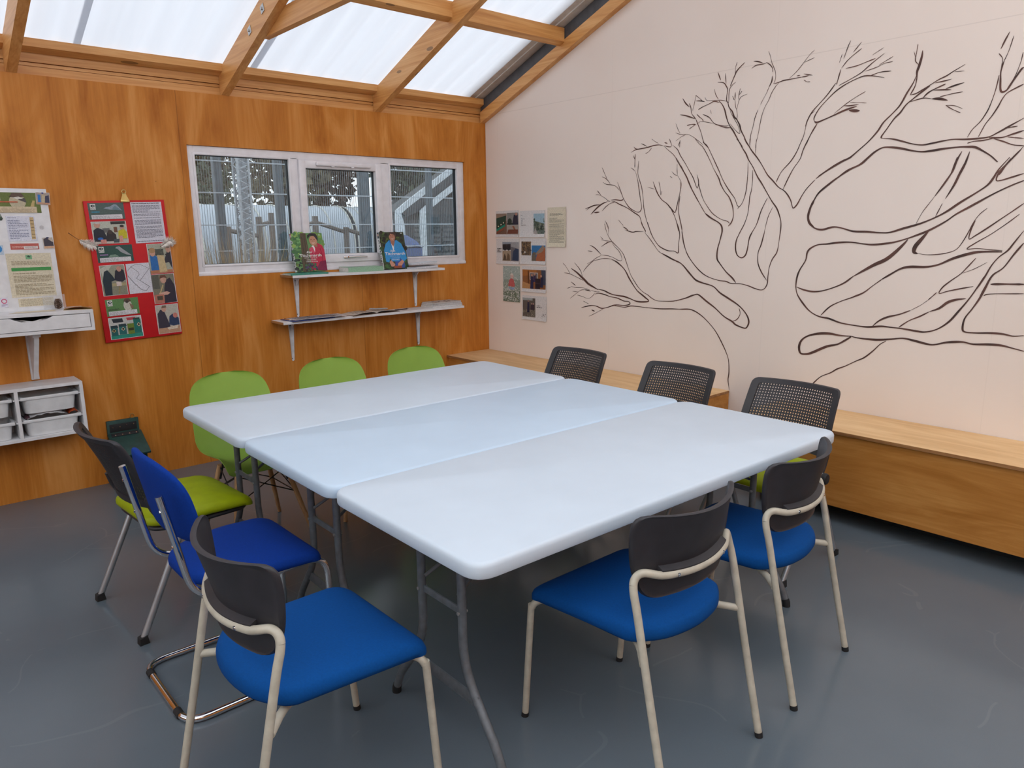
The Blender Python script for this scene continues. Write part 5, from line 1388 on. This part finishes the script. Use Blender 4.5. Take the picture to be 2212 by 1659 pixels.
# ---- type A: blue seat, charcoal plastic back, beige tube frame (front is +y)
def chair_a(loc, rz, label):
    c = empty('stacking_chair', loc, radians(rz), label, 'chair', 'blue chairs with beige tube frames')
    out = rpoly([(-.236, .270), (-.214, -.125), (-.13, -.184), (0, -.205), (.13, -.184), (.214, -.125), (.236, .270)], [.055, .03, .09, .1, .09, .03, .055], 5)
    q = MB().add(cushion(out, .424, .048, .010, .022)); obj('seat', q, M['blue'], c, smooth=70)
    R = .0112
    def ytop(x): return -.145-.062*(1-(x/.225)**2)
    def ztop(x): return .638-.018*(1-(x/.225)**2)
    # rear legs and back rail: one bent tube
    pts = [(-.232, -.278, .012), (-.228, -.150, .600)]
    rail = [(x, ytop(x), ztop(x)) for x in (-.215, -.16, -.10, -.05, 0, .05, .10, .16, .215)]
    left = catmull([(-.2300, -.214, .30), (-.229, -.165, .53), (-.2265, -.147, .598), (-.217, -.144, .628), (-.195, -.154, .640)]+[(x, ytop(x), ztop(x)) for x in (-.15, -.10, -.05, 0)], 6)
    low = [Vector((-.232, -.278, .012)), Vector((-.231, -.246, .155))]
    half = low+left
    full = half+[Vector((-p.x, p.y, p.z)) for p in half[-2::-1]]
    nrail = [i for i, p in enumerate(full) if p.z > .61]
    ia, ib = nrail[0], nrail[-1]
    q = MB().add(tube(full[:ia+1], R, 14)); l1 = obj('rear_leg', q, M['beige'], c)
    q = MB().add(tube(full[ib:], R, 14)); l2 = obj('rear_leg', q, M['beige'], c)
    q = MB().add(tube(full[ia:ib+1], R, 14)); ra = obj('back_rail', q, M['beige'], c)
    for x in (-.105, .105):
        p = Vector((x, ytop(x), ztop(x))); q = MB().add(cyl(p+Vector((0, -.0125, 0)), p+Vector((0, -.009, 0)), .0055, 10)); q.add(cyl(p+Vector((0, -.0128, 0)), p+Vector((0, -.0124, 0)), .003, 6))
        obj('rail_screw', q, M['chrome'], ra)
    for s, lg in ((-1, l1), (1, l2)):
        q = MB().add(cyl((s*.232, -.2805, 0), (s*.232, -.278, .016), .0122, 12)); obj('foot_cap', q, M['rubber'], lg)
        # front leg runs back under the seat and out again to the rear leg
        path = catmull(fillet([(s*.232, .278, .012), (s*.2315, .245, .424), (s*.150, .150, .420)], .05, 6)+[Vector((s*.128, .05, .418)), Vector((s*.135, -.04, .416)), Vector((s*.172, -.125, .410)), Vector((s*.2285, -.188, .398))], 3)
        q = MB().add(tube(path, R*.98, 12)); fl = obj('front_leg', q, M['beige'], c)
        q = MB().add(cyl((s*.232, .280, 0), (s*.232, .278, .016), .0122, 12)); obj('foot_cap', q, M['rubber'], fl)
    q = MB().add(rbox(-.14, .14, .03, .06, .405, .428, .003)).add(rbox(-.14, .14, -.06, -.03, .405, .428, .003)); obj('seat_support', q, M['rubber'], c)
    out = rpoly([(-.182, .552), (.182, .552), (.218, .640), (.230, .730), (.226, .808), (-.226, .808), (-.230, .730), (-.218, .640)], [.085, .085, .08, .1, .06, .06, .1, .08], 8)
    def surf(s, t):
        u = min(1.05, abs(s)/.225)
        y = -.125-(.062+.17*max(0, t-.645))*(1-u*u)
        y += .010*max(0, (.64-t)/.14) - .10*max(0, t-.64)
        zz = t-.012*(1-u*u)*max(0, (t-.6)/.21)
        return (s, y, zz)
    q = MB().add(shell(even(out, 88), surf, .010, .003)); bk = obj('backrest', q, M['black'], c, smooth=60)
    vs = []; N = 16
    for i in range(N+1):
        x = -.150+.30*i/N; y0 = ytop(x)-.004; y1 = ytop(x)+.018
        for yy, zz in ((y0, ztop(x)-.006), (y1, ztop(x)-.012), (y1, ztop(x)+.026), (y0, ztop(x)+.014)): vs.append((x, yy, zz))
    fs = []
    for i in range(N):
        for k in range(4): l = (k+1) % 4; fs.append((i*4+k, (i+1)*4+k, (i+1)*4+l, i*4+l))
    fs += [(0, 1, 2, 3), tuple(N*4+k for k in (3, 2, 1, 0))]
    q = MB().add((vs, fs)); obj('lumbar_block', q, M['black'], bk, smooth=30)
    return c
A0 = chair_a((-3.392, -3.290, 0), -90, 'blue seat chair with beige frame at the left front, beside the bare chrome runner')
copy_tree(A0, (-2.495, -3.735, 0), 0, 'blue seat chair with beige frame at the near long side, left of its twin', A0['group'])
copy_tree(A0, (-1.857, -3.720, 0), radians(5.6), 'blue seat chair with beige frame at the near right table corner', A0['group'])

# ---- type B: lime seat, perforated charcoal back, silver splayed legs
def chair_b(loc, rz, label):
    c = empty('mesh_back_chair', loc, radians(rz), label, 'chair', 'lime chairs with perforated black backs')
    out = rpoly([(-.225, .275), (-.235, .0), (-.205, -.155), (.205, -.155), (.235, 0), (.225, .275)], [.06, .1, .06, .06, .1, .06], 6)
    q = MB().add(cushion(out, .425, .042, .012, .025)); obj('seat', q, M['lime'], c, smooth=70)
    q = MB().add(cushion([(x*.93, .02+(y-.02)*.92) for x, y in out], .398, .026, .0, 0)); obj('seat_pan', q, M['black'], c, smooth=50)
    for s in (-1, 1):
        ap = Vector((s*.245, -.04, .425))
        q = MB().add(tube([(s*.250, .245, .022), ap], .0125, 12)); fl = obj('front_leg', q, M['silver'], c)
        q = MB().add(tube([(s*.250, -.232, .022), ap], .0125, 12)); rl = obj('rear_leg', q, M['silver'], c)
        for lg, y, d in ((fl, .245, 1), (rl, -.232, -1)):
            q = MB().add(prism([(-.018, 0), (.018, 0), (.015, .026), (-.012, .034)], lambda a, b: Vector((s*.25-.016, y+d*(a+.003), b)), lambda a, b: Vector((s*.25+.016, y+d*(a+.003), b)))); obj('foot_cap', q, M['rubber'], lg, smooth=20)
        q = MB().add(cyl((s*.228, -.04, .43), (s*.262, -.04, .43), .024, 20)); pv = obj('pivot_hub', q, M['silver'], c)
        q = MB().add(lathe([(.0, 0), (.026, 0), (.026, .014), (.022, .020), (.0, .022)], 20)); 
        for v in q.v: v.x, v.y, v.z = s*(.262+v.z), -.04+v.x, .43+v.y
        obj('hub_cap', q, M['rubber'], pv)
        path = catmull([(s*.232, -.035, .43), (s*.228, -.085, .445), (s*.222, -.130, .50), (s*.222, -.150, .56)], 5)
        q = MB().add(tube(path, [.016]*len(path), 10)); obj('back_arm', q, M['black'], c)
    q = MB().add(cyl((-.24, -.04, .412), (.24, -.04, .412), .0115, 12)); obj('under_bar', q, M['black'], c)
    B0, B1 = .500, .800
    def hw(t): return .238-.014*(t-B0)/(B1-B0)
    def surf(s, t): return Vector((s, -.165-.095*((t-B0)/(B1-B0))-.03*((t-B0)/(B1-B0))**2+.055*(s/.23)**2, t))
    oo = rpoly([(-hw(B0), B0), (hw(B0), B0), (hw(B1), B1), (-hw(B1), B1)], [.05, .05, .03, .03], 6)
    bx = .034
    ii = rpoly([(-hw(B0)+bx, B0+bx), (hw(B0)-bx, B0+bx), (hw(B1)-bx, B1-.024), (-hw(B1)+bx, B1-.024)], [.02, .02, .012, .012], 6)
    lp = []
    def lpadd(P, dy): lp.append([surf(*p)+Vector((0, dy, 0)) for p in P])
    mid = [((a[0]*.94+b_[0]*.06), (a[1]*.94+b_[1]*.06)) for a, b_ in zip(oo, ii)]
    lpadd(ii, .002); lpadd(ii, .007); lpadd(mid, .010); lpadd(oo, .005); lpadd(oo, -.005); lpadd(mid, -.010); lpadd(ii, -.007); lpadd(ii, -.002)
    def dens(P):   # subdivide the long sides so that the frame follows the curve
        return P
    # denser outlines
    q = MB()
    def resample(P, n=96):
        P = [Vector(p) for p in P]; L = [0]
        for i in range(len(P)): L.append(L[-1]+(P[(i+1) % len(P)]-P[i]).length)
        out = []
        for k in range(n):
            d = L[-1]*k/n; i = max(j for j in range(len(P)) if L[j] <= d+1e-9); sg = L[i+1]-L[i]
            out.append(P[i].lerp(P[(i+1) % len(P)], (d-L[i])/sg if sg > 1e-9 else 0))
        return [(p.x, p.y) for p in out]
    # pair points by angle-like parameter: corner arcs share counts, so refine each edge the same way
    def refine(P, n=10):
        out = []
        for i in range(len(P)):
            a, b_ = Vector(P[i]), Vector(P[(i+1) % len(P)])
            k = n if (i % 7) == 6 else 1
            for j in range(k): p = a.lerp(b_, j/k); out.append((p.x, p.y))
        return out
    oo, ii = refine(oo), refine(ii); mid = [((a[0]*.9+b_[0]*.1), (a[1]*.9+b_[1]*.1)) for a, b_ in zip(oo, ii)]
    lp = []
    lpadd(ii, .002); lpadd(ii, .007); lpadd(mid, .010); lpadd(oo, .004); lpadd(oo, -.004); lpadd(mid, -.010); lpadd(ii, -.007); lpadd(ii, -.002)
    vs, fs = loft(lp+[lp[0]], cap=False); fs = [f[::-1] for f in fs]
    q = MB().add((vs, fs)); fr_ = obj('back_frame', q, M['black'], c, smooth=50)
    # perforated panel: every hole is cut through
    q = MB(); nx, nz = 30, 19
    zb, zt = B0+bx-.004, B1-.022
    for dy, flip in ((.0015, False), (-.0015, True)):
        for j in range(nz):
            for i in range(nx):
                def P(u, v):
                    t = zb+(zt-zb)*v/nz; w_ = hw(t)-bx+.003; return surf(-w_+2*w_*u/nx, t)+Vector((0, dy, 0))
                o4 = [P(i, j), P(i+1, j), P(i+1, j+1), P(i, j+1)]
                e = .27; i4 = [P(i+e, j+e), P(i+1-e, j+e), P(i+1-e, j+1-e), P(i+e, j+1-e)]
                f = [(0, 1, 5, 4), (1, 2, 6, 5), (2, 3, 7, 6), (3, 0, 4, 7)]
                if not flip: f = [x[::-1] for x in f]
                q.add((o4+i4, f))
    obj('perforated_panel', q, M['black'], c, smooth=0)
    return c
B0_ = chair_b((-3.300, -1.885, 0), -86, 'lime seat chair with perforated black back at the left table end')
copy_tree(B0_, (-1.060, -1.885, 0), radians(90), 'farthest of the three perforated black back chairs along the bench side', B0_['group'])
copy_tree(B0_, (-1.060, -2.645, 0), radians(90), 'middle of the three perforated black back chairs along the bench side', B0_['group'])
copy_tree(B0_, (-1.062, -3.312, 0), radians(90), 'nearest of the three perforated black back chairs along the bench side, lime seat showing', B0_['group'])

# ---- type C: royal blue upholstered cantilever chair
def chair_c(loc, rz, label):
    c = empty('cantilever_chair', loc, radians(rz), label, 'chair')
    R = .0115; half = []
    for s in (-1, 1):
        p = fillet([(s*.20, -.262, .770), (s*.20, -.190, .405), (s*.20, .262, .420), (s*.21, .272, .013), (s*.222, .0, .013)], [.09, .075, .09], 8)
        half.append(p)
    # runner across the back of the floor loop
    lo = fillet([(-.222, 0, .013), (-.224, -.262, .013), (.224, -.262, .013), (.222, 0, .013)], [.075, .075], 8)
    q = MB().add(tube(half[0], R, 14)).add(tube(half[1], R, 14)).add(tube(lo, R, 14, caps=False))
    f = obj('tube_frame', q, M['chrome'], c)
    for s in (-1, 1): q = MB().add(cyl((s*.13, -.262, .013), (s*.165, -.262, .013), .0135, 12)); obj('glide_pad', q, M['rubber'], f)
    for s in (-1, 1):
        for z in (.72, .60): q = MB().add(cyl((s*.20, -.262+.072*(.77-z)/.365-.014, z), (s*.20, -.262+.072*(.77-z)/.365-.010, z), .005, 8)); obj('frame_screw', q, M['chrome'], f)
    out = rpoly([(-.235, .245), (-.225, -.02), (-.14, -.185), (.14, -.185), (.225, -.02), (.235, .245)], [.06, .16, .13, .13, .16, .06], 7)
    q = MB().add(cushion(out, .418, .042, .014, .025)); obj('seat', q, M['navy'], c, smooth=70)
    out = rpoly([(-.205, .590), (.205, .590), (.238, .665), (.230, .800), (.11, .858), (-.11, .858), (-.230, .800), (-.238, .665)], [.045, .045, .06, .10, .10, .10, .10, .06], 7)
    out = even(out, 80); cy = .72; fr = []; bk = []
    for k, sc_ in enumerate((1, .985, .95, .88, .75, .55, .3, .1)):
        th_ = .022*sqrt(max(0, 1-sc_**6))+.003; a = []; b_ = []
        for x, t in out:
            X, t2 = x*sc_, cy+(t-cy)*sc_
            y = -.188-.072*(t2-.405)/.365-.010+.045*(X/.23)**2+.034
            a.append(Vector((X, y+th_*.9, t2))); b_.append(Vector((X, y-th_*.6, t2)))
        fr.append(a); bk.append(b_)
    q = MB().add(loft(fr[::-1]+bk)); obj('backrest', q, M['navy'], c, smooth=70)
    return c
chair_c((-3.300, -2.555, 0), -90, 'royal blue upholstered chair on chrome cantilever tubes at the left table end')

# ---- type D: lime plastic shell chair on dowel legs
def chair_d(loc, rz, label):
    c = empty('shell_chair', loc, radians(rz), label, 'chair', 'lime shell chairs on wooden dowel legs')
    prof = catmull([Vector((0, .262, .405)), Vector((0, .235, .432)), Vector((0, .14, .432)), Vector((0, .02, .418)), Vector((0, -.09, .425)), Vector((0, -.165, .475)), Vector((0, -.205, .56)), Vector((0, -.230, .66)), Vector((0, -.252, .75)), Vector((0, -.268, .815))], 9)
    NV = len(prof)-1; NU = 26
    def halfw(v):
        if v > .70: return max(.03, .216*max(0, 1-((v-.70)/.302)**2.9)**(1/2.5))
        ks = [(0, .196), (.03, .214), (.08, .226), (.2, .234), (.42, .232), (.55, .228), (.70, .216)]
        for (a, x), (b_, y) in zip(ks, ks[1:]):
            if v <= b_: t = (v-a)/(b_-a); return x+(y-x)*t
        return ks[-1][1]
    front = []; back = []
    for j in range(NV+1):
        v = j/NV; p = prof[j]; t = (prof[min(NV, j+1)]-prof[max(0, j-1)]).normalized(); nn = Vector((0, -t.z, t.y)) # towards sitter
        if nn.z < -.2: nn = -nn
        nn = Vector((0, t.z, -t.y)) if Vector((0, t.z, -t.y)).dot(Vector((0, .5, 1))) > 0 else -Vector((0, t.z, -t.y))
        w_ = halfw(v); ra = []; rb_ = []
        for i in range(NU+1):
            u = -1+2*i/NU
            lift = .055*abs(u)**3*(1 if v < .45 else max(.25, 1-1.35*(v-.45)))*min(1, v*5+.2)
            q_ = Vector((w_*u, p.y, p.z))+nn*lift
            ra.append(q_+nn*.003); rb_.append(q_-nn*.003)
        front.append(ra); back.append(rb_)
    vs = [p for r in front for p in r]+[p for r in back for p in r]; n1 = (NV+1)*(NU+1); fs = []
    for j in range(NV):
        for i in range(NU):
            a = j*(NU+1)+i; fs.append((a, a+1, a+NU+2, a+NU+1)); fs.append((n1+a, n1+a+NU+1, n1+a+NU+2, n1+a+1))
    def rim(a, b_): fs.append((a, n1+a, n1+b_, b_))
    for j in range(NV): rim((j+1)*(NU+1), j*(NU+1)); rim(j*(NU+1)+NU, (j+1)*(NU+1)+NU)
    for i in range(NU): rim(i, i+1); rim(NV*(NU+1)+i+1, NV*(NU+1)+i)
    q = MB().add((vs, fs)); obj('seat_shell', q, M['limeshell'], c, smooth=50)
    for sx in (-1, 1):
        for sy in (-1, 1):
            a = Vector((sx*.205, .02+sy*.205, 0)); b_ = Vector((sx*.125, .01+sy*.115, .365))
            q = MB().add(tube([a, a.lerp(b_, .5), b_], [.0095, .0125, .0135], 12)); lg = obj('leg', q, M['dowel'], c)
            q = MB().add(tube([a.lerp(b_, .80)+Vector((-sx*.012, -sy*.012, 0)), b_+Vector((-sx*.012, -sy*.012, .01)), (sx*.10, .01+sy*.09, .408)], .006, 8)); obj('leg_bracket', q, M['darksteel'], lg)
    q = MB()
    P = lambda sx, sy, t: Vector((sx*.205, .02+sy*.205, 0)).lerp(Vector((sx*.125, .01+sy*.115, .365)), t)
    for s in (-1, 1):
        q.add(tube([P(s, -1, .62), P(s, 1, .98)], .003, 6)); q.add(tube([P(s, 1, .62), P(s, -1, .98)], .003, 6))
        q.add(tube([P(-1, s, .62), P(1, s, .98)], .003, 6)); q.add(tube([P(1, s, .62), P(-1, s, .98)], .003, 6))
        q.add(tube([P(s, -1, .62), P(s, 1, .62)], .003, 6))
    obj('wire_bracing', q, M['darksteel'], c)
    return c
D0 = chair_d((-2.745, -1.385, 0), 180, 'lime plastic shell chair nearest the camera on the window side')
copy_tree(D0, (-2.140, -1.37, 0), radians(180), 'middle lime plastic shell chair on the window side', D0['group'])
copy_tree(D0, (-1.555, -1.37, 0), radians(180), 'farthest lime plastic shell chair on the window side, nearest the corner', D0['group'])
# ------------------------------------------------------------------ the yard behind the window
G = {}
G['ground'] = plain('yard_gravel', (98, 96, 92), .9, var=.25, scale=4)
G['tunnel'] = plain('white_polythene', (160, 169, 181), .5, var=.05)
G['post'] = plain('blue_grey_steel_post', (84, 98, 110), .5, .1, var=.08)
G['galv'] = plain('galvanised_steel', (166, 176, 186), .45, 0, var=.15, scale=60)
G['wire'] = plain('grey_fence_wire', (106, 116, 122), .5, .1)
G['strip'] = plain('white_sheet_strip', (206, 214, 222), .5)
G['hoop'] = plain('tunnel_hoop', (190, 190, 184), .6)
G['wood'] = timber('weathered_rail', 0, (78, 72, 68), (94, 86, 82), (110, 102, 97), .8, False)
G['leafg'] = plain('dark_green_foliage', (74, 84, 66), .8, var=.3, scale=3)
G['leafr'] = plain('copper_foliage', (98, 78, 72), .8, var=.3, scale=3)
G['leafo'] = plain('olive_foliage', (108, 102, 80), .8, var=.3, scale=3)
G['bark'] = plain('tree_bark', (74, 66, 60), .9)
G['straw'] = plain('dry_grass_straw', (170, 158, 126), .8, var=.2, scale=9)
G['roofg'] = plain('grey_shelter_roof', (62, 66, 72), .6)
G['tarp'] = plain('blue_tarpaulin', (62, 86, 138), .5, var=.2)
G['crate'] = plain('grey_crate', (104, 106, 110), .7, var=.25)
q = MB().add(box(-60, 90, WT+.02, 120, -.10, -.06)); o = obj('yard_ground', q, G['ground'], smooth=0); struct(o)
# mesh fence: posts, horizontal wires, close upright wires
FY = 3.0
fe = empty('mesh_fence', (0, FY, 0), 0, 'steel mesh fence with blue grey posts close outside the window', 'fence')
def PX(px, py, y):        # where the line of sight through a photo pixel meets the plane y
    d = rt*0
    d = r2*((px-1106)/FPX)+u2*(-(py-829.5)/FPX)+fw
    t = (y-CP.y)/d.y; return CP+d*t
for x, w_ in ((-1.15, .078), (-.482, .088), (.585, .125), (1.535, .06)):
    q = MB().add(rbox(x-w_/2, x+w_/2, -.02, .06, -.06, 3.2, .008)); obj('post', q, G['post'], fe)
for z in (.75, 1.05, 1.35, 1.62, 1.95, 2.27, 2.6): obj('line_wire', MB().add(box(-2.2, 3.2, -.034, -.026, z-.006, z+.006)), G['galv'], fe, smooth=0)
q = MB(); x = -2.2
while x < 3.2: q.add(box(x-.0016, x+.0016, -.026, -.022, .1, 2.9)); x += .0265
o = obj('mesh_wires', q, G['wire'], fe, smooth=0); o['kind'] = 'stuff'
# square galvanised lattice mast
ma = empty('lattice_mast', (-1.10, 2.5, 0), 0, 'pale galvanised lattice column between the first two fence posts', 'mast')
q = MB()
for sx in (-1, 1):
    for sy in (-1, 1): q.add(box(sx*.055-.010, sx*.055+.010, sy*.055-.010, sy*.055+.010, -.06, 3.4))
obj('corner_angles', q, G['galv'], ma, smooth=0)
q = MB(); z = 0; k = 0
while z < 3.3:
    for sy in (-1, 1):
        a, b_ = (-.055, .055) if k % 2 else (.055, -.055); q.add(tube([(a, sy*.055, z), (b_, sy*.055, z+.05)], .006, 5)); q.add(tube([(sy*.055, a, z), (sy*.055, b_, z+.05)], .006, 5))
    z += .05; k += 1
obj('lattice_bars', q, G['galv'], ma, smooth=0)
q = MB().add(box(-.05, .05, -.004, .004, -.06, 3.4)); obj('web_plate', q, G['galv'], ma, smooth=0)
# polytunnels
def tunnel(x, y, r, L_, hgt, label):
    t_ = empty('polytunnel', (x, y, 0), radians(0), label, 'polytunnel', 'white polytunnels beyond the fence'); N = 20; q = MB(); vs = []; fs = []
    for j in range(2):
        for i in range(N+1):
            a = pi*i/N; vs.append((-L_*j, -r*cos(a), -.06+hgt*sin(a)**.8))
    fs = [(i, i+1, N+2+i, N+1+i) for i in range(N)]
    q.add((vs, [f[::-1] for f in fs])); q.add(([vs[i] for i in range(N+1)], [tuple(range(N, -1, -1))])); obj('cover', q, G['tunnel'], t_, smooth=60)
    for j in range(7): q = MB().add(tube([(-L_*j/6.0, -(r+.02)*cos(pi*i/N), -.06+(hgt+.02)*sin(pi*i/N)**.8) for i in range(N+1)], .045, 6)); obj('hoop', q, G['hoop'], t_, smooth=60)
tunnel(9.5, 30, 2.6, 14, 2.85, 'left white polytunnel far beyond the fence'); tunnel(13.9, 36, 2.6, 8, 3.1, 'white polytunnel between the fence posts, second from the left'); tunnel(21.2, 42, 2.6, 9, 3.3, 'middle white polytunnel with its rounded end in the middle pane'); tunnel(29.5, 49, 2.6, 4.0, 3.5, 'right white polytunnel farthest beyond the fence')
# post and rail fence
rf = empty('rail_fence', (0, 14, 0), 0, 'brown post and rail fence standing before the polytunnels', 'fence')
for x, h_ in ((3.1, 1.7), (3.92, 1.94), (4.26, 2.04), (5.5, 1.96), (6.42, 1.66), (7.06, 1.86)): q = MB().add(rbox(x-.06, x+.06, -.06, .06, -.06, h_, .01)); obj('post', q, G['wood'], rf)
for (xa, za), (xb, zb) in (((3.1, 1.6), (3.92, 1.45)), ((3.92, 1.72), (4.26, 1.80)), ((4.9, 1.60), (5.5, 1.80)), ((5.5, 1.80), (6.42, 1.52)), ((6.42, 1.60), (7.06, 1.42))): obj('rail', MB().add(tube([(xa, 0, za), (xb, 0, zb)], .055, 6)), G['wood'], rf, smooth=0)
# trees
def tree(x, y, h, r, m, label, seed, n=2600):
    rr = random.Random(seed); t_ = empty('tree', (x, y, 0), 0, label, 'tree', 'trees behind the yard')
    q = MB().add(tube([(0, 0, -.06), (.05*h*.1, 0, h*.35), (.1, .1, h*.8)], [.02*h, .015*h, .005*h], 8))
    for k in range(9):
        a = rr.random()*6.28; z = h*rr.uniform(.2, .6); e = Vector((cos(a), sin(a), .8))*r*rr.uniform(.6, .9)
        q.add(tube([(0, 0, z), Vector((0, 0, z))+e*.5+Vector((0, 0, .2)), Vector((0, 0, z))+e], [.008*h, .005*h, .002*h], 6))
    obj('trunk', q, G['bark'], t_, smooth=60)
    q = MB()
    for k in range(n):
        d = Vector((rr.gauss(0, 1), rr.gauss(0, 1), rr.gauss(0, 1))).normalized()*(rr.random()**.45)
        p = Vector((d.x*r, d.y*r, h*.58+d.z*h*.42)); s = rr.uniform(.10, .26)*h/8
        a, b_ = Vector((rr.gauss(0, 1), rr.gauss(0, 1), rr.gauss(0, 1))).normalized()*s, Vector((rr.gauss(0, 1), rr.gauss(0, 1), rr.gauss(0, 1))).normalized()*s
        q.add(([p-a, p+b_, p+a, p-b_*.8], [(0, 1, 2, 3)]))
    obj('foliage', q, m, t_, smooth=0)
tree(12.5, 58, 15.0, 3.9, G['leafr'], 'copper leaved tree at the left edge of the window view', 1)
tree(20.5, 68, 18.0, 4.2, G['leafo'], 'olive tree behind the left polytunnel', 2)
tree(25.0, 58, 16, 4.6, G['leafo'], 'olive tree behind the second post', 3)
tree(33.5, 68, 17, 4.9, G['leafr'], 'copper leaved tree seen in the middle pane', 4)
tree(38.0, 57, 16.5, 4.6, G['leafg'], 'dark green tree at the right of the middle pane', 5)
tree(47, 68, 20, 5.2, G['leafo'], 'olive tree above the shelter roof in the right pane', 6)
tree(52, 56, 15, 4.9, G['leafg'], 'dark green tree at the far right of the window view', 7)
tree(15.2, 50, 7.0, 3.2, G['leafg'], 'low dark green bush tree beyond the left polytunnel', 8, 1500)
# open shelter with curved white sheets at the right
sh = empty('open_shelter', (9.0, 10.0, 0), 0, 'grey roofed open shelter with curved white end strips in the right pane', 'shelter')
q = MB()
def rib(x0, wd):
    P = catmull([Vector((x0, 0, -.06)), Vector((x0, 0, 1.2)), Vector((x0, 0, 1.9)), Vector((x0+.14, 0, 2.10)), Vector((x0+.95, 0, 2.62)), Vector((x0+2.2, 0, 3.40))], 6); vs = []
    for p in P:
        k = min(1, max(0, (p.z-1.7)/.5)); o_ = Vector((wd*(1-k)+.07*k, 0, -.12*k))
        vs += [p, p+o_, p+o_+Vector((0, .05, 0)), p+Vector((0, .05, 0))]
    fs = []
    for i in range(len(P)-1):
        for k in range(4): l = (k+1) % 4; fs.append((i*4+k, i*4+l, i*4+4+l, i*4+4+k))
    return vs, fs
for x0 in (-3.48, -2.80): q = MB().add(rib(x0, .24)); obj('curved_strip', q, G['strip'], sh, smooth=40)
q = MB()
for x0 in (-3.3, -2.62):
    q.add(([(x0, .1, 1.98), (x0+2.2, .1, 3.3), (x0+2.2, .9, 3.3), (x0, .9, 1.98), (x0, .1, 1.80), (x0+2.2, .1, 2.6), (x0+2.2, .9, 2.6), (x0, .9, 1.80)], [(0, 1, 2, 3), (4, 7, 6, 5), (0, 4, 5, 1), (3, 2, 6, 7), (1, 5, 6, 2), (0, 3, 7, 4)]))
obj('roof', q, G['roofg'], sh, smooth=0)
q = MB().add(box(-1.6, 3.0, 3.0, 3.1, -.06, 2.4)); obj('rear_wall', q, G['roofg'], sh, smooth=0)
rr = random.Random(8); first = None
for i in range(14):
    xx, zz = 7.25+.60*(i % 3)+rr.uniform(-.015, .015), .0+.362*(i//3)
    o = None
    if first is None:
        first = empty('crate', (xx, 11.2, zz-.06), 0, 'grey slatted crate in the stack inside the open shelter', 'crate', 'crates stacked in the shelter')
        q = MB()
        for k in range(3): q.add(box(-.28, .28, -.2, -.185, .02+.11*k, .09+.11*k)).add(box(-.28, .28, .185, .2, .02+.11*k, .09+.11*k)).add(box(-.28, -.265, -.2, .2, .02+.11*k, .09+.11*k)).add(box(.265, .28, -.2, .2, .02+.11*k, .09+.11*k))
        q.add(box(-.28, .28, -.2, .2, 0, .02)); obj('slats', q, G['crate'], first, smooth=0)
    else: copy_tree(first, (xx, 11.2, zz-.06), 0, first['label'], first['group'])
q = MB(); vs = []; fs = []; rr = random.Random(3)
for j in range(5):
    for i in range(11): vs.append((4.95+.85*i/10, 9.3+.6*j/4, 1.16+.28*sin(pi*i/10)**.5*sin(pi*(j+.3)/4.6)+rr.uniform(-.03, .03)))
for j in range(4):
    for i in range(10): fs.append((j*11+i, j*11+i+1, j*11+i+12, j*11+i+11))
q.add((vs, fs)); q.add(box(5.0, 5.75, 9.32, 9.88, -.06, 1.15)); tag(obj('covered_stack', q, G['tarp'], smooth=0), 'low stack under a crumpled blue tarpaulin in the right pane', 'tarpaulin')
# dry grass close to the window
q = MB(); rr = random.Random(6)
for k in range(460):
    a = rr.random()*6.28; r = rr.random()**.5*.24; b0 = Vector((r*cos(a), r*sin(a)*.6, 0)); h = rr.uniform(1.12, 1.44)+(.10 if rr.random() < .12 else 0); dr = Vector((cos(a), sin(a), 0))*rr.uniform(.05, .42)
    P = [b0, b0+Vector((0, 0, h*.6))+dr*.25, b0+Vector((0, 0, h))+dr]; w_ = Vector((-sin(a), cos(a), 0))*.0036
    if rr.random() < .3: w_ = Vector((1, 0, 0))*.0045
    q.add(([P[0]-w_, P[0]+w_, P[1]+w_, P[1]-w_, P[2]], [(0, 1, 2, 3), (3, 2, 4)]))
o = obj('grass_clump', q, G['straw'], smooth=0); o.location = (-1.80, .90, -.06); o.scale = (1, 1, 1.16); tag(o, 'clump of dry straw grass outside the left window pane', 'grass')
